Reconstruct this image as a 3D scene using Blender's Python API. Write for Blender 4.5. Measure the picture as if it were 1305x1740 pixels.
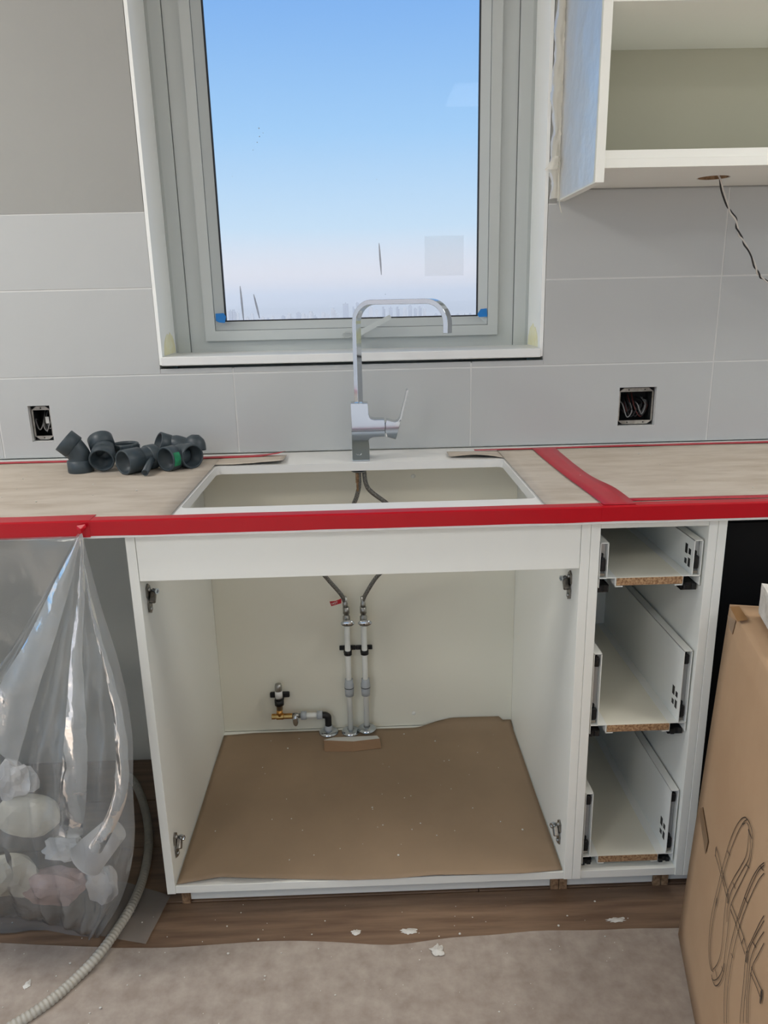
import bpy, bmesh, math, random
from mathutils import Vector, Matrix, noise
random.seed(7)
sc = bpy.context.scene
for o in list(bpy.data.objects): bpy.data.objects.remove(o)
COL = sc.collection
PI = math.pi
# ------------------------------------------------------------------ camera, sky, exposure
CAM = Vector((0.0189, -2.0054, 1.3292)); FPX = 1286.36
RV = Vector((0.99940, -0.02690, -0.02150)); UV = Vector((0.02800, 0.27080, 0.96220)); FV = Vector((0.02010, 0.96230, -0.27140))
FV.normalize(); RV = (RV - FV * RV.dot(FV)).normalized(); UV = RV.cross(FV)
cd = bpy.data.cameras.new('camera'); cam = bpy.data.objects.new('camera', cd); COL.objects.link(cam)
M3 = Matrix((RV, UV, -FV)).transposed()
cam.matrix_world = Matrix.Translation(CAM) @ M3.to_4x4()
cd.sensor_fit = 'VERTICAL'; cd.sensor_height = 36.0; cd.lens = FPX / 1740 * 36.0
cd.clip_start = 0.05; cd.clip_end = 60000
sc.camera = cam
sc.view_settings.view_transform = 'Standard'; sc.view_settings.look = 'None'
sc.view_settings.gamma = 1.0; sc.view_settings.use_curve_mapping = False
sc.view_settings.exposure = 0.10

FILL_W = 12.2                      # base watts of each added fill panel
def lin(c):
    return tuple(((v/255)/12.92 if v/255 <= .04045 else ((v/255+.055)/1.055)**2.4) for v in c)
w = bpy.data.worlds.new('sky'); sc.world = w; w.use_nodes = True
nt = w.node_tree; nt.nodes.clear()
tc = nt.nodes.new('ShaderNodeTexCoord'); sx = nt.nodes.new('ShaderNodeSeparateXYZ'); rp = nt.nodes.new('ShaderNodeValToRGB')
bg = nt.nodes.new('ShaderNodeBackground'); ow = nt.nodes.new('ShaderNodeOutputWorld')
nt.links.new(tc.outputs['Generated'], sx.inputs[0]); nt.links.new(sx.outputs[2], rp.inputs[0])
nt.links.new(rp.outputs[0], bg.inputs[0]); nt.links.new(bg.outputs[0], ow.inputs[0])
stops = [(0.0, (236,226,226)), (0.03, (234,231,236)), (0.085, (196,224,246)), (0.19, (160,205,247)), (0.31, (133,182,240)), (1.0, (104,160,228))]
el = rp.color_ramp.elements
while len(el) > 1: el.remove(el[-1])
for i, (p, c) in enumerate(stops):
    e = el[0] if i == 0 else el.new(p)
    e.position = p; e.color = (*lin(c), 1)
bg.inputs[1].default_value = 1.0
sd = bpy.data.lights.new('sun', 'SUN'); sd.energy = 14.0; sd.angle = math.radians(.6); sd.color = (1, .965, .92)
sun = bpy.data.objects.new('sun', sd); COL.objects.link(sun); sun.rotation_euler = (math.radians(42), 0, math.radians(-27)); sun.location = (0, -20, 20)

# ------------------------------------------------------------------ helpers
def on_y(px, py, y):          # point on the vertical plane y that is seen at a photo pixel (used for measuring)
    d = FV + RV*((px-652.5)/FPX) - UV*((py-870)/FPX); return CAM + d*((y-CAM.y)/d.y)
def on_z(px, py, z):
    d = FV + RV*((px-652.5)/FPX) - UV*((py-870)/FPX); return CAM + d*((z-CAM.z)/d.z)
def on_x(px, py, x):
    d = FV + RV*((px-652.5)/FPX) - UV*((py-870)/FPX); return CAM + d*((x-CAM.x)/d.x)

WL = {}
class MB:
    def __init__(s): s.v = []; s.f = []; s.sm = []
    def add(s, vs, fs, smooth=False):
        o = len(s.v); s.v += [tuple(v) for v in vs]; s.f += [tuple(i+o for i in f) for f in fs]; s.sm += [smooth]*len(fs); return s
    def box(s, x0, x1, y0, y1, z0, z1, M=None):
        vs = [Vector((x, y, z)) for x in (x0, x1) for y in (y0, y1) for z in (z0, z1)]
        if M: vs = [M @ v for v in vs]
        return s.add(vs, [(0,1,3,2), (4,6,7,5), (0,4,5,1), (2,3,7,6), (0,2,6,4), (1,5,7,3)])
    def bevbox(s, x0, x1, y0, y1, z0, z1, b=.002, M=None, seg=1):
        bm = bmesh.new(); bmesh.ops.create_cube(bm, size=1)
        for v in bm.verts: v.co = Vector(((x0+x1)/2 + v.co.x*(x1-x0), (y0+y1)/2 + v.co.y*(y1-y0), (z0+z1)/2 + v.co.z*(z1-z0)))
        bmesh.ops.bevel(bm, geom=bm.edges[:], offset=b, segments=seg, affect='EDGES', profile=.5)
        return s.frombm(bm, M)
    def frombm(s, bm, M=None, smooth=False):
        bm.verts.index_update()
        s.add([(M @ v.co) if M else v.co.copy() for v in bm.verts], [[v.index for v in f.verts] for f in bm.faces], smooth); bm.free(); return s
    def tube(s, pts, r, n=10, cap=True, smooth=True, closed=False):
        pts = [Vector(p) for p in pts]; m = len(pts); rr = r if isinstance(r, (list, tuple)) else [r]*m
        t0 = (pts[1]-pts[0]).normalized(); a = Vector((0,0,1)) if abs(t0.z) < .9 else Vector((1,0,0))
        nrm = t0.cross(a).normalized(); vs = []; fs = []
        for i in range(m):
            t = (pts[min(i+1, m-1)] - pts[max(i-1, 0)])
            if t.length < 1e-9: t = t0.copy()
            t.normalize(); nrm = (nrm - t*nrm.dot(t))
            nrm = nrm.normalized() if nrm.length > 1e-6 else t.orthogonal().normalized()
            b = t.cross(nrm)
            for k in range(n):
                an = 2*PI*k/n; vs.append(pts[i] + (nrm*math.cos(an) + b*math.sin(an))*rr[i])
        for i in range(m-1):
            for k in range(n):
                k2 = (k+1) % n; fs.append((i*n+k, i*n+k2, (i+1)*n+k2, (i+1)*n+k))
        s.add(vs, fs, smooth)
        if cap:
            o = len(s.v) - len(vs)
            s.f.append(tuple(o+k for k in reversed(range(n)))); s.sm.append(False)
            s.f.append(tuple(o+(m-1)*n+k for k in range(n))); s.sm.append(False)
        return s
    def lathe(s, prof, c, axis=(0,0,1), n=24, smooth=True):     # prof: (radius, height) along the axis
        ax = Vector(axis).normalized(); a = ax.orthogonal().normalized(); b = ax.cross(a); c = Vector(c); vs = []; fs = []
        for r, h in prof:
            for k in range(n):
                an = 2*PI*k/n; vs.append(c + ax*h + (a*math.cos(an) + b*math.sin(an))*r)
        for i in range(len(prof)-1):
            for k in range(n):
                k2 = (k+1) % n; fs.append((i*n+k, i*n+k2, (i+1)*n+k2, (i+1)*n+k))
        return s.add(vs, fs, smooth)
    def grid(s, fn, nu, nv, smooth=True):
        vs = [Vector(fn(i/nu, j/nv)) for j in range(nv+1) for i in range(nu+1)]
        fs = [(j*(nu+1)+i, j*(nu+1)+i+1, (j+1)*(nu+1)+i+1, (j+1)*(nu+1)+i) for j in range(nv) for i in range(nu)]
        return s.add(vs, fs, smooth)
    def holed(s, x0, x1, z0, z1, y0, y1, holes):                # upright slab with rectangular holes
        cl = lambda v, a, b: min(max(v, a), b)
        xs = sorted({x0, x1, *[cl(h[q], x0, x1) for h in holes for q in (0, 1)]}); zs = sorted({z0, z1, *[cl(h[q], z0, z1) for h in holes for q in (2, 3)]})
        for i in range(len(xs)-1):
            for j in range(len(zs)-1):
                cx, cz = (xs[i]+xs[i+1])/2, (zs[j]+zs[j+1])/2
                if not any(h[0] < cx < h[1] and h[2] < cz < h[3] for h in holes): s.box(xs[i], xs[i+1], y0, y1, zs[j], zs[j+1])
        return s
    def plate(s, outer, inner, z0, z1):                          # flat slab (outer loop, inner hole loop) between z0 and z1
        bm = bmesh.new(); loops = []
        for lp in (outer, inner):
            vv = [bm.verts.new((p[0], p[1], z1)) for p in lp]; loops.append(vv)
            for i in range(len(vv)): bm.edges.new((vv[i], vv[(i+1) % len(vv)]))
        bmesh.ops.triangle_fill(bm, edges=bm.edges[:], use_beauty=True)
        r = bmesh.ops.extrude_face_region(bm, geom=bm.faces[:])
        for v in r['geom']:
            if isinstance(v, bmesh.types.BMVert): v.co.z = z0
        bmesh.ops.recalc_face_normals(bm, faces=bm.faces[:])
        return s.frombm(bm)
    def extrude(s, loop, d):                                     # closed 3D loop extruded by vector d
        n = len(loop); d = Vector(d); vs = [Vector(p) for p in loop] + [Vector(p)+d for p in loop]
        return s.add(vs, [tuple(reversed(range(n))), tuple(range(n, 2*n))] + [(i, (i+1) % n, n+(i+1) % n, n+i) for i in range(n)])
    def build(s, name, mat, parent=None, origin=None, fixn=True):
        if parent is not None: org = WL[parent.name]
        else:
            if origin is None:
                xs = [v[0] for v in s.v]; ys = [v[1] for v in s.v]; zs = [v[2] for v in s.v]
                origin = ((min(xs)+max(xs))/2, (min(ys)+max(ys))/2, min(zs))
            org = Vector(origin)
        me = bpy.data.meshes.new(name); me.from_pydata([Vector(v)-org for v in s.v], [], s.f)
        me.polygons.foreach_set('use_smooth', s.sm); me.materials.append(mat)
        if fixn:
            bm = bmesh.new(); bm.from_mesh(me); bmesh.ops.recalc_face_normals(bm, faces=bm.faces[:]); bm.to_mesh(me); bm.free()
        o = bpy.data.objects.new(name, me); COL.objects.link(o); WL[o.name] = org
        if parent is not None: o.parent = parent
        else: o.location = org
        return o
def tag(o, label=None, cat=None, group=None, kind=None):
    if label: o['label'] = label
    if cat: o['category'] = cat
    if group: o['group'] = group
    if kind: o['kind'] = kind
    return o
def thing(name, loc, label, cat, group=None):
    o = bpy.data.objects.new(name, None); COL.objects.link(o); o.location = loc; o.empty_display_size = .05; WL[o.name] = Vector(loc)
    return tag(o, label, cat, group)
def struct(o, label=None, cat=None): return tag(o, label, cat, kind='structure')
def solidify(o, t, off=0):
    m = o.modifiers.new('thickness', 'SOLIDIFY'); m.thickness = t; m.offset = off; return o
def spline(pts, n=8):
    P = [Vector(p) for p in pts]; out = []
    for i in range(len(P)-1):
        p0, p1, p2, p3 = P[max(i-1, 0)], P[i], P[i+1], P[min(i+2, len(P)-1)]
        for k in range(n):
            t = k/n; out.append(.5*((2*p1) + (p2-p0)*t + (2*p0-5*p1+4*p2-p3)*t*t + (3*p1-p0-3*p2+p3)*t**3))
    out.append(P[-1]); return out
def nz(x, y=0, z=0): return noise.noise(Vector((x, y, z)))
def rrect(x0, x1, y0, y1, r, n=6):
    out = []
    for cx, cy, a in ((x1-r, y1-r, 0), (x0+r, y1-r, 90), (x0+r, y0+r, 180), (x1-r, y0+r, 270)):
        for k in range(n+1):
            t = math.radians(a + 90*k/n); out.append((cx + r*math.cos(t), cy + r*math.sin(t)))
    return out

# ------------------------------------------------------------------ materials
MT = {}
def mat(name, c, rough=.5, metal=0, var=0, vs=8, c2=None, bump=0, bs=60, spec=.5, stretch=None, coat=0, contrast=(.35, .65)):
    m = bpy.data.materials.new(name); m.use_nodes = True; t = m.node_tree; b = t.nodes['Principled BSDF']
    b.inputs['Roughness'].default_value = rough; b.inputs['Metallic'].default_value = metal; b.inputs['Specular IOR Level'].default_value = spec
    b.inputs['Coat Weight'].default_value = coat
    c = lin(c); b.inputs['Base Color'].default_value = (*c, 1)
    if var or c2 or bump:
        co = t.nodes.new('ShaderNodeTexCoord'); mp = t.nodes.new('ShaderNodeMapping'); t.links.new(co.outputs['Object'], mp.inputs[0])
        if stretch: mp.inputs['Scale'].default_value = stretch
    if var or c2:
        n = t.nodes.new('ShaderNodeTexNoise'); n.inputs['Scale'].default_value = vs; n.inputs['Detail'].default_value = 6; n.inputs['Roughness'].default_value = .6
        t.links.new(mp.outputs[0], n.inputs[0]); r = t.nodes.new('ShaderNodeValToRGB'); t.links.new(n.outputs[0], r.inputs[0])
        d = lin(c2) if c2 else tuple(v*(1-var) for v in c)
        r.color_ramp.elements[0].position, r.color_ramp.elements[1].position = contrast
        r.color_ramp.elements[0].color = (*d, 1); r.color_ramp.elements[1].color = (*c, 1); t.links.new(r.outputs[0], b.inputs['Base Color'])
    if bump:
        n2 = t.nodes.new('ShaderNodeTexNoise'); n2.inputs['Scale'].default_value = bs; n2.inputs['Detail'].default_value = 4; t.links.new(mp.outputs[0], n2.inputs[0])
        bp = t.nodes.new('ShaderNodeBump'); bp.inputs['Strength'].default_value = bump; bp.inputs['Distance'].default_value = .004
        t.links.new(n2.outputs[0], bp.inputs['Height']); t.links.new(bp.outputs[0], b.inputs['Normal'])
    MT[name] = m; return m
def film(name, c=(235,240,240), milky=.2, rough=.12, fres=1.45, bump=0, bs=30, gl=1.0):
    m = bpy.data.materials.new(name); m.use_nodes = True; t = m.node_tree; t.nodes.clear(); N = t.nodes.new
    out = N('ShaderNodeOutputMaterial'); tr = N('ShaderNodeBsdfTransparent'); tr.inputs[0].default_value = (.97,.97,.97,1)
    df = N('ShaderNodeBsdfDiffuse'); df.inputs[0].default_value = (*lin(c), 1); tl = N('ShaderNodeBsdfTranslucent'); tl.inputs[0].default_value = (*lin(c), 1)
    g = N('ShaderNodeBsdfGlossy'); g.inputs['Roughness'].default_value = rough
    a = N('ShaderNodeMixShader'); a.inputs[0].default_value = .4; t.links.new(df.outputs[0], a.inputs[1]); t.links.new(tl.outputs[0], a.inputs[2])
    b = N('ShaderNodeMixShader'); b.inputs[0].default_value = milky; t.links.new(tr.outputs[0], b.inputs[1]); t.links.new(a.outputs[0], b.inputs[2])
    f = N('ShaderNodeFresnel'); f.inputs[0].default_value = fres
    e = N('ShaderNodeMixShader'); t.links.new(f.outputs[0], e.inputs[0]); t.links.new(b.outputs[0], e.inputs[1]); t.links.new(g.outputs[0], e.inputs[2])
    t.links.new(e.outputs[0], out.inputs[0])
    if bump:
        co = N('ShaderNodeTexCoord'); n2 = N('ShaderNodeTexNoise'); n2.inputs['Scale'].default_value = bs; n2.inputs['Detail'].default_value = 3; t.links.new(co.outputs['Object'], n2.inputs[0])
        bp = N('ShaderNodeBump'); bp.inputs['Strength'].default_value = bump; bp.inputs['Distance'].default_value = .01; t.links.new(n2.outputs[0], bp.inputs['Height'])
        for q in (g, df, tl, f): t.links.new(bp.outputs[0], q.inputs['Normal'])
    MT[name] = m; return m
mat('drywall', (158,159,155), .8, var=.03, vs=3, bump=.02, bs=90)
mat('white_wall', (232,231,226), .9)
mat('tile', (186,189,188), .38, var=.025, vs=2.5, spec=.4)
mat('grout', (214,215,212), .8)
mat('reveal', (244,247,244), .6)
mat('reveal_foam', (240,240,214), .85, c2=(234,230,186), vs=30)
mat('pvc', (190,196,194), .38)
mat('pvc_gasket', (22,24,30), .6)
mat('sill', (226,228,226), .35)
mat('white_board', (236,237,229), .45, spec=.35)
mat('white_edge', (234,236,230), .45)
mat('wall_low', (232,231,220), .8, var=.05, vs=2)
mat('cab_inner', (232,230,214), .5)
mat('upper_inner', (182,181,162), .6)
mat('counter', (228,228,224), .3)
mat('paper_counter', (164,150,133), .75, c2=(192,182,168), vs=6, stretch=(1, 3.5, 1), contrast=(.4, .8), bump=.12, bs=40)
mat('paper_cabinet', (152,130,105), .85, var=.12, vs=4, bump=.08, bs=50)
mat('paper_floor', (184,173,161), .9, c2=(144,130,118), vs=24, bump=.06, bs=120, contrast=(.2, .8))
mat('red_tape', (176,0,24), .3, spec=.3, bump=.03, bs=25)
mat('red_tape_thin', (182,30,48), .35, spec=.35, c2=(172,14,34), vs=12, bump=.05, bs=30)
mat('blue_tape', (22,122,200), .6)
mat('wood', (144,119,96), .5, c2=(104,81,64), vs=3.2, stretch=(1.3, 16, 1), bump=.06, bs=20, contrast=(.3, .72))
mat('wood_gap', (30,24,20), .9)
mat('chipboard', (190,156,116), .9, c2=(128,92,62), vs=190, contrast=(.38, .62), bump=.2, bs=300)
mat('chip_block', (170,138,104), .9, c2=(120,92,66), vs=120)
mat('chrome', (196,203,210), .07, 1)
mat('chrome_dark', (200,205,210), .14, 1)
mat('steel', (168,168,164), .35, 1)
mat('hinge', (150,146,140), .3, 1, c2=(110,106,100), vs=60)
mat('braid', (150,150,146), .45, .8, c2=(92,92,90), vs=420, contrast=(.4, .6))
mat('pex', (232,234,228), .4)
mat('coupling', (176,182,186), .5)
mat('black_plastic', (20,21,23), .5)
mat('black_panel', (12,13,14), .6, spec=.15)
mat('brass', (200,150,84), .28, 1)
mat('abs', (56,67,73), .42, spec=.5, var=.1, vs=20)
mat('abs_shade', (40,48,54), .6)  # darker copy of abs, shade inside the bore put into the colour
mat('green', (20,140,92), .6, c2=(10,96,66), vs=60)
mat('metal_box', (176,172,164), .5, .5, c2=(120,116,108), vs=40)
mat('dark', (24,25,27), .85)
mat('wire_white', (210,206,198), .5)
mat('wire_black', (28,28,30), .5)
mat('wire_red', (96,44,40), .5); mat('wire_grey', (136,136,134), .5)
mat('conduit', (186,182,170), .55, var=.12, vs=40)
mat('cardboard', (196,164,130), .85, c2=(186,153,119), vs=3, bump=.05, bs=14)
mat('cardboard_edge', (146,116,88), .9)
mat('box_tape', (146,112,76), .3, spec=.6)
mat('ink', (38,33,30), .8)
mat('plaster', (224,222,214), .95, bump=.5, bs=140, c2=(196,193,184), vs=40)
mat('cream', (226,222,204), .7)
mat('paperwhite', (226,224,220), .8)
mat('pink', (206,178,170), .8)
mat('label_white', (228,228,224), .7)
mat('metal_slide', (176,180,182), .35, .7)
film('bag_film', milky=.2, rough=.14, fres=1.55, bump=.35, bs=18)
film('bag_fold', milky=.32, rough=.2, fres=1.5, bump=.4, bs=18)
film('sheet_film', (236,230,222), milky=.34, rough=.2, bump=.3, bs=12)
film('door_film', (252,249,238), milky=.72, rough=.4, fres=1.10, bump=.4, bs=16)
film('smear', (190,190,196), milky=.55, rough=.5)
film('residue', (240,246,246), milky=.07, rough=.5, fres=1.05)
film('glass', milky=.005, rough=.01, fres=1.12)
mat('city', (112,114,120), .8); mat('city_b', (84,90,104), .8); mat('city_ground', (128,126,124), .9, c2=(84,84,86), vs=.01)
mat('hill', (74,82,84), 1)

# ------------------------------------------------------------------ the room
CT = .9363                       # counter top height
WX0, WX1, WZ0 = -.503, .4765, 1.196
BXL = (-.8660, -.8095, .9840, 1.0785); BXR = (.6940, .7935, .9850, 1.0880)     # openings for the electrical boxes
wall = MB().holed(-2.6, 2.6, -.06, 2.6, .0205, .30, [(WX0-.012, WX1+.012, 1.130, 2.36), (*BXL,), (*BXR,)]).build('wall_back', MT['wall_low'])
struct(wall, 'grey painted kitchen wall with white tiles and a tall window', 'wall')
up = MB().holed(-2.6, 2.6, 1.5475, 2.6, 0, .020, [(WX0-.010, WX1+.010, 1.5, 2.36), (.508, 2.7, 1.5, 1.5770)]).build('plaster_face', MT['drywall'], wall)
MB().holed(-2.6, 2.6, .9400, 1.5475, .0012, .020, [(WX0-.010, WX1+.010, 1.1635, 1.6), BXL, BXR]).box(.508, 2.6, .0012, .020, 1.5475, 1.5770).build('grout', MT['grout'], wall)
cols = [-2.6, -1.585, -.945, -.3235, .2975, .939, 1.58, 2.6]; rows = [.9400, 1.1505, 1.3665, 1.5465]; G = .0020
for j in range(3):
    for i in range(7):
        x0, x1, z0, z1 = cols[i]+G, cols[i+1]-G, rows[j]+G, rows[j+1]-G
        L, Rr = WX0-.009, WX1+.011
        pieces = []
        if j == 0: pieces = [(x0, x1, z0, z1)]
        elif x1 < L or x0 > Rr: pieces = [(x0, x1, z0, z1)]
        else:
            if x0 < L: pieces.append((x0, L, z0, z1))
            if x1 > Rr: pieces.append((Rr, x1, z0, z1))
            if j == 1: pieces.append((max(x0, L+.0015), min(x1, Rr-.0015), z0, 1.1655))
        for (a, b, c, d) in pieces:
            if b-a < .004: continue
            hs = [h for h in (BXL, BXR) if a < h[0] < b and c < h[2] < d]
            mb = MB()
            if hs: mb.holed(a, b, c, d, 0, .0012, hs)
            elif j == 2 and a > .4:
                if a < .5: mb.box(a, .5075, 0, .0012, c, d).box(.5075, b, 0, .0012, c, 1.5760)
                else: mb.bevbox(a, b, 0, .0012, c, 1.5760, .0004)
            else: mb.bevbox(a, b, 0, .0012, c, d, .0005)
            mb.build('tile', MT['tile'], wall)
# cut pieces of the middle row beside the sill, just under the window corners
fl = MB().box(-2.6, 2.6, -5, .020, -.06, -.012).build('floor', MT['wood_gap']); struct(fl, 'dark brown wood plank floor', 'floor')
py = .012; k = 0
for ys in (.0195, -.179, -.369, -.560, -.751, -.942, -1.133):
    ye = min(-.1755, ys-.1868); xs = (-3.9, -2.9, -3.55, -2.75, -4.1, -3.4, -2.8)[k]; k += 1
    while xs < 2.6:
        a, b = max(xs, -2.6), min(xs+1.9, 2.6)
        if b-a > .05: MB().bevbox(a+.0008, b-.0008, ye, ys, -.012, 0, .001).build('plank', MT['wood'], fl)
        xs += 1.9
MB().box(-2.6, 2.6, -5, -1.321, -.012, 0).build('plank_field', MT['wood'], fl)
ce = MB().box(-2.6, 2.6, -5, .3, 2.6, 2.7).build('ceiling', mat('ceil', (235,235,232), .9)); struct(ce)
for nm, x0, x1 in (('wall_left', -2.7, -2.6), ('wall_right', 2.6, 2.7)):
    mb = MB()
    ys = [-5, -4.85, -2.9, -2.8, -.80, .3] if nm == 'wall_left' else [-5, -4.85, -3.2, -1.2, .3]
    if True:
        for a, b in zip(ys, ys[1:]):
            if (b-a > 1.55 and nm == 'wall_left') or (a, b) == (-3.2, -1.2): mb.box(x0, x1, a, b, -.06, .08).box(x0, x1, a, b, 2.5, 2.6)
            else: mb.box(x0, x1, a, b, -.06, 2.6)
    struct(mb.build(nm, MT['white_wall']))
wr = MB().holed(-2.7, 2.7, 0, 2.6, -5.15, -5.0, [(-2.45, -.85, .08, 2.45), (-.80, .30, .08, 2.45)]).build('wall_rear', MT['white_wall']); struct(wr)
# flat ceiling panels added out of view to brighten the room
for (lx, ly, lw) in ((-1.75, -1.0, 1.85), (1.6, -1.0, 1.3), (-1.5, -3.0, 1.5), (.9, -3.0, .7)):
    t = thing('fill_panel', (lx, ly, 2.565), 'flat square fill panel added out of view on the ceiling', 'fill light', 'added fill panels')
    MB().box(lx-.31, lx+.31, ly-.31, ly+.31, 2.575, 2.5995).build('housing', MT['pvc'], t)
    ld = bpy.data.lights.new('fill_light', 'AREA'); ld.shape = 'SQUARE'; ld.size = .58; ld.energy = FILL_W*lw; ld.color = (1, .97, .93)
    lo_ = bpy.data.objects.new('fill_light', ld); COL.objects.link(lo_); lo_.parent = t; lo_.location = (0, 0, .005)
# window lining and sill
lin_o = MB().box(WX0-.0085, WX0, 0, .16, 1.175, 2.36).box(WX1, WX1+.0085, 0, .16, 1.175, 2.36).box(WX0, WX1, 0, .16, 2.352, 2.36).build('trim_1', MT['reveal']); struct(lin_o)
def foam(xc, s):
    mb = MB(); n = 14
    c = Vector((xc, .085, 1.1975)); vs = [c + Vector((s*.0006, 0, 0))]
    ring = [c + Vector((s*.0006, .062*math.cos(PI*k/n), (.055 + .012*nz(k*.8, s*3))*math.sin(PI*k/n))) for k in range(n+1)]
    mb.add(vs+ring, [(0, i+1, i+2) for i in range(n)]); o = mb.build('foam_stain', MT['reveal_foam'], lin_o); solidify(o, .0006)
foam(WX0, 1); foam(WX1, -1)
sill = MB().bevbox(WX0-.001, WX1+.001, -.012, .165, 1.1735, 1.196, .002).build('trim_2', MT['sill']); struct(sill, 'white window sill board', 'sill')
# window: concentric mitred frames
win = thing('window_1', (0, .16, 1.139), 'tall white framed window over the sink', 'window'); struct(win)
FX0, FX1, FZ0, FZ1 = WX0, WX1, 1.139, 2.352
def ring(mb, a0, a1, yf0, yf1, yb):      # inset a0..a1; front depth yf0 at the outer and yf1 at the inner edge
    o = [(FX0+a0, FZ0+a0), (FX1-a0, FZ0+a0), (FX1-a0, FZ1-a0), (FX0+a0, FZ1-a0)]; i = [(FX0+a1, FZ0+a1), (FX1-a1, FZ0+a1), (FX1-a1, FZ1-a1), (FX0+a1, FZ1-a1)]
    for k in range(4):
        q = (k+1) % 4
        vs = [(o[k][0], yf0, o[k][1]), (o[q][0], yf0, o[q][1]), (i[q][0], yf1, i[q][1]), (i[k][0], yf1, i[k][1])]
        vs += [(x, yb, z) for x, _, z in vs]
        mb.add(vs, [(0,1,2,3), (7,6,5,4), (0,4,5,1), (1,5,6,2), (2,6,7,3), (3,7,4,0)])
    return mb
f1 = MB(); ring(f1, 0, .009, .154, .150, .24); ring(f1, .009, .041, .150, .150, .24); ring(f1, .0425, .086, .157, .157, .24); f1.build('outer_frame', MT['pvc'], win)
f2 = MB(); ring(f2, .087, .114, .143, .143, .22); f2.build('sash_frame', MT['pvc'], win)
f3 = MB(); ring(f3, .115, .137, .150, .178, .20); f3.build('glazing_bead', MT['pvc'], win)
f4 = MB(); ring(f4, .137, .1405, .178, .180, .19); ring(f4, .0412, .0424, .160, .160, .2); ring(f4, .0861, .0869, .160, .160, .2); ring(f4, .1141, .1149, .152, .152, .2); f4.build('gasket', MT['pvc_gasket'], win)
pane = MB().box(FX0+.137, FX1-.137, .184, .188, FZ0+.137, FZ1-.137).build('pane', MT['glass'], win)
gy = .1835
for pts in ([(644,413),(646,440),(648,467)], [(408,486),(411,515),(414,545)], [(431,500),(436,520),(441,541)]):
    sp = spline([on_y(*p, gy) for p in pts], 5); n = len(sp)
    MB().tube(sp, [.0006 + .0022*math.sin(PI*min(.97, (i+.4)/n)) for i in range(n)], 6).build('streak', MT['smear'], win)
a, b = on_y(722, 469, gy), on_y(788, 400, gy)
MB().bevbox(a.x, b.x, .1830, .1838, a.z, b.z, .0003).build('sticker_residue', MT['residue'], win)
sp = MB()
for (x, y, r) in ((440,218,1.6),(441,232,1.4),(437,242,1.2),(447,226,.9),(655,500,1),(430,255,.9),(395,300,.8),(640,305,.9),(600,295,.8),(560,120,.7),(700,330,.8)):
    c = on_y(x, y, gy); sp.lathe([(0,0), (.0011*r,0), (.0011*r,.0003), (0,.0003)], c, (0,-1,0), 8)
sp.build('paint_specks', MT['smear'], win)
# window handle
hd = MB(); c = on_y(606, 567, .14); hd.lathe([(0,-.004), (.011,-.004), (.011,.010), (.007,.018), (0,.018)], c, (0,-1,0), 18)
hb = hd.build('window_handle', MT['pvc'], win)
p0, p1 = on_y(604, 570, .118), on_y(664, 538, .112)
d = (p1-p0).normalized(); up_ = Vector((0,-1,0)); sd = d.cross(up_)
lv = MB(); lp = []
for t, w_ in ((0, .007), (.25, .0075), (.6, .0065), (1, .006)): lp.append(p0 + (p1-p0)*t + sd*w_)
for t, w_ in ((1, .006), (.6, .0065), (.25, .0075), (0, .007)): lp.append(p0 + (p1-p0)*t - sd*w_)
lv.extrude(lp, (0, .008, 0)); lv.build('lever', MT['pvc'], hb)
c = on_y(590, 569, .138); rl = [c + Vector((.013*math.cos(t), 0, .0075*math.sin(t))) for t in [2*PI*i/20 for i in range(21)]]
MB().tube(rl, .0016, 6).build('handle_loop', MT['pvc'], hb)
# blue tape scraps
def scrap(pts, y, label):
    lp = [on_y(*p, y) for p in pts]; o = MB().extrude(lp, (0, .0012, 0)).build('blue_tape', MT['blue_tape'])
    return tag(o, label, 'tape', 'scraps of blue masking tape')
scrap([(366,533),(380,532),(384,538),(382,549),(372,548),(367,545)], .1475, 'torn scrap of blue masking tape at left corner of the window glass')
scrap([(817,525),(827,524),(828,538),(814,539),(811,534)], .1475, 'torn scrap of blue masking tape at right corner of the window glass')

# ------------------------------------------------------------------ outside: city in haze
GZ = -150
gd = MB(); n = 64; R0 = 30000
gd.add([(0,0,GZ)] + [(R0*math.cos(2*PI*i/n), R0*math.sin(2*PI*i/n), GZ) for i in range(n)], [(0, i+1, (i+1) % n+1) for i in range(n)])
struct(gd.build('ground', MT['city_ground'], origin=(0,0,GZ)), 'hazy flat city ground far below the window', 'ground')
def city_z(px, py, y): return on_y(px, py, y)
def tower(px, top, wpx, y, label=None, m='city'):
    c = on_y(px, top, y); sc_ = (y+2)/FPX; hw = wpx*sc_/2; dp = hw*1.6; k = random.random()
    mb = MB()
    if k < .4: mb.box(c.x-hw, c.x+hw, y, y+dp, GZ, c.z-4).box(c.x-hw*.6, c.x+hw*.5, y+3, y+dp*.8, c.z-4, c.z)
    elif k < .7: mb.box(c.x-hw, c.x+hw*.3, y, y+dp, GZ, c.z).box(c.x+hw*.3, c.x+hw, y+2, y+dp, GZ, c.z-9)
    else: mb.box(c.x-hw, c.x+hw, y, y+dp, GZ, c.z).box(c.x-hw*.2, c.x+hw*.2, y+4, y+9, c.z, c.z+6)
    o = mb.build('tower_building', MT[m])
    return tag(o, label or 'one of the small pale high-rises in the hazy skyline beyond the window', 'building', 'hazy skyline towers')
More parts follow.
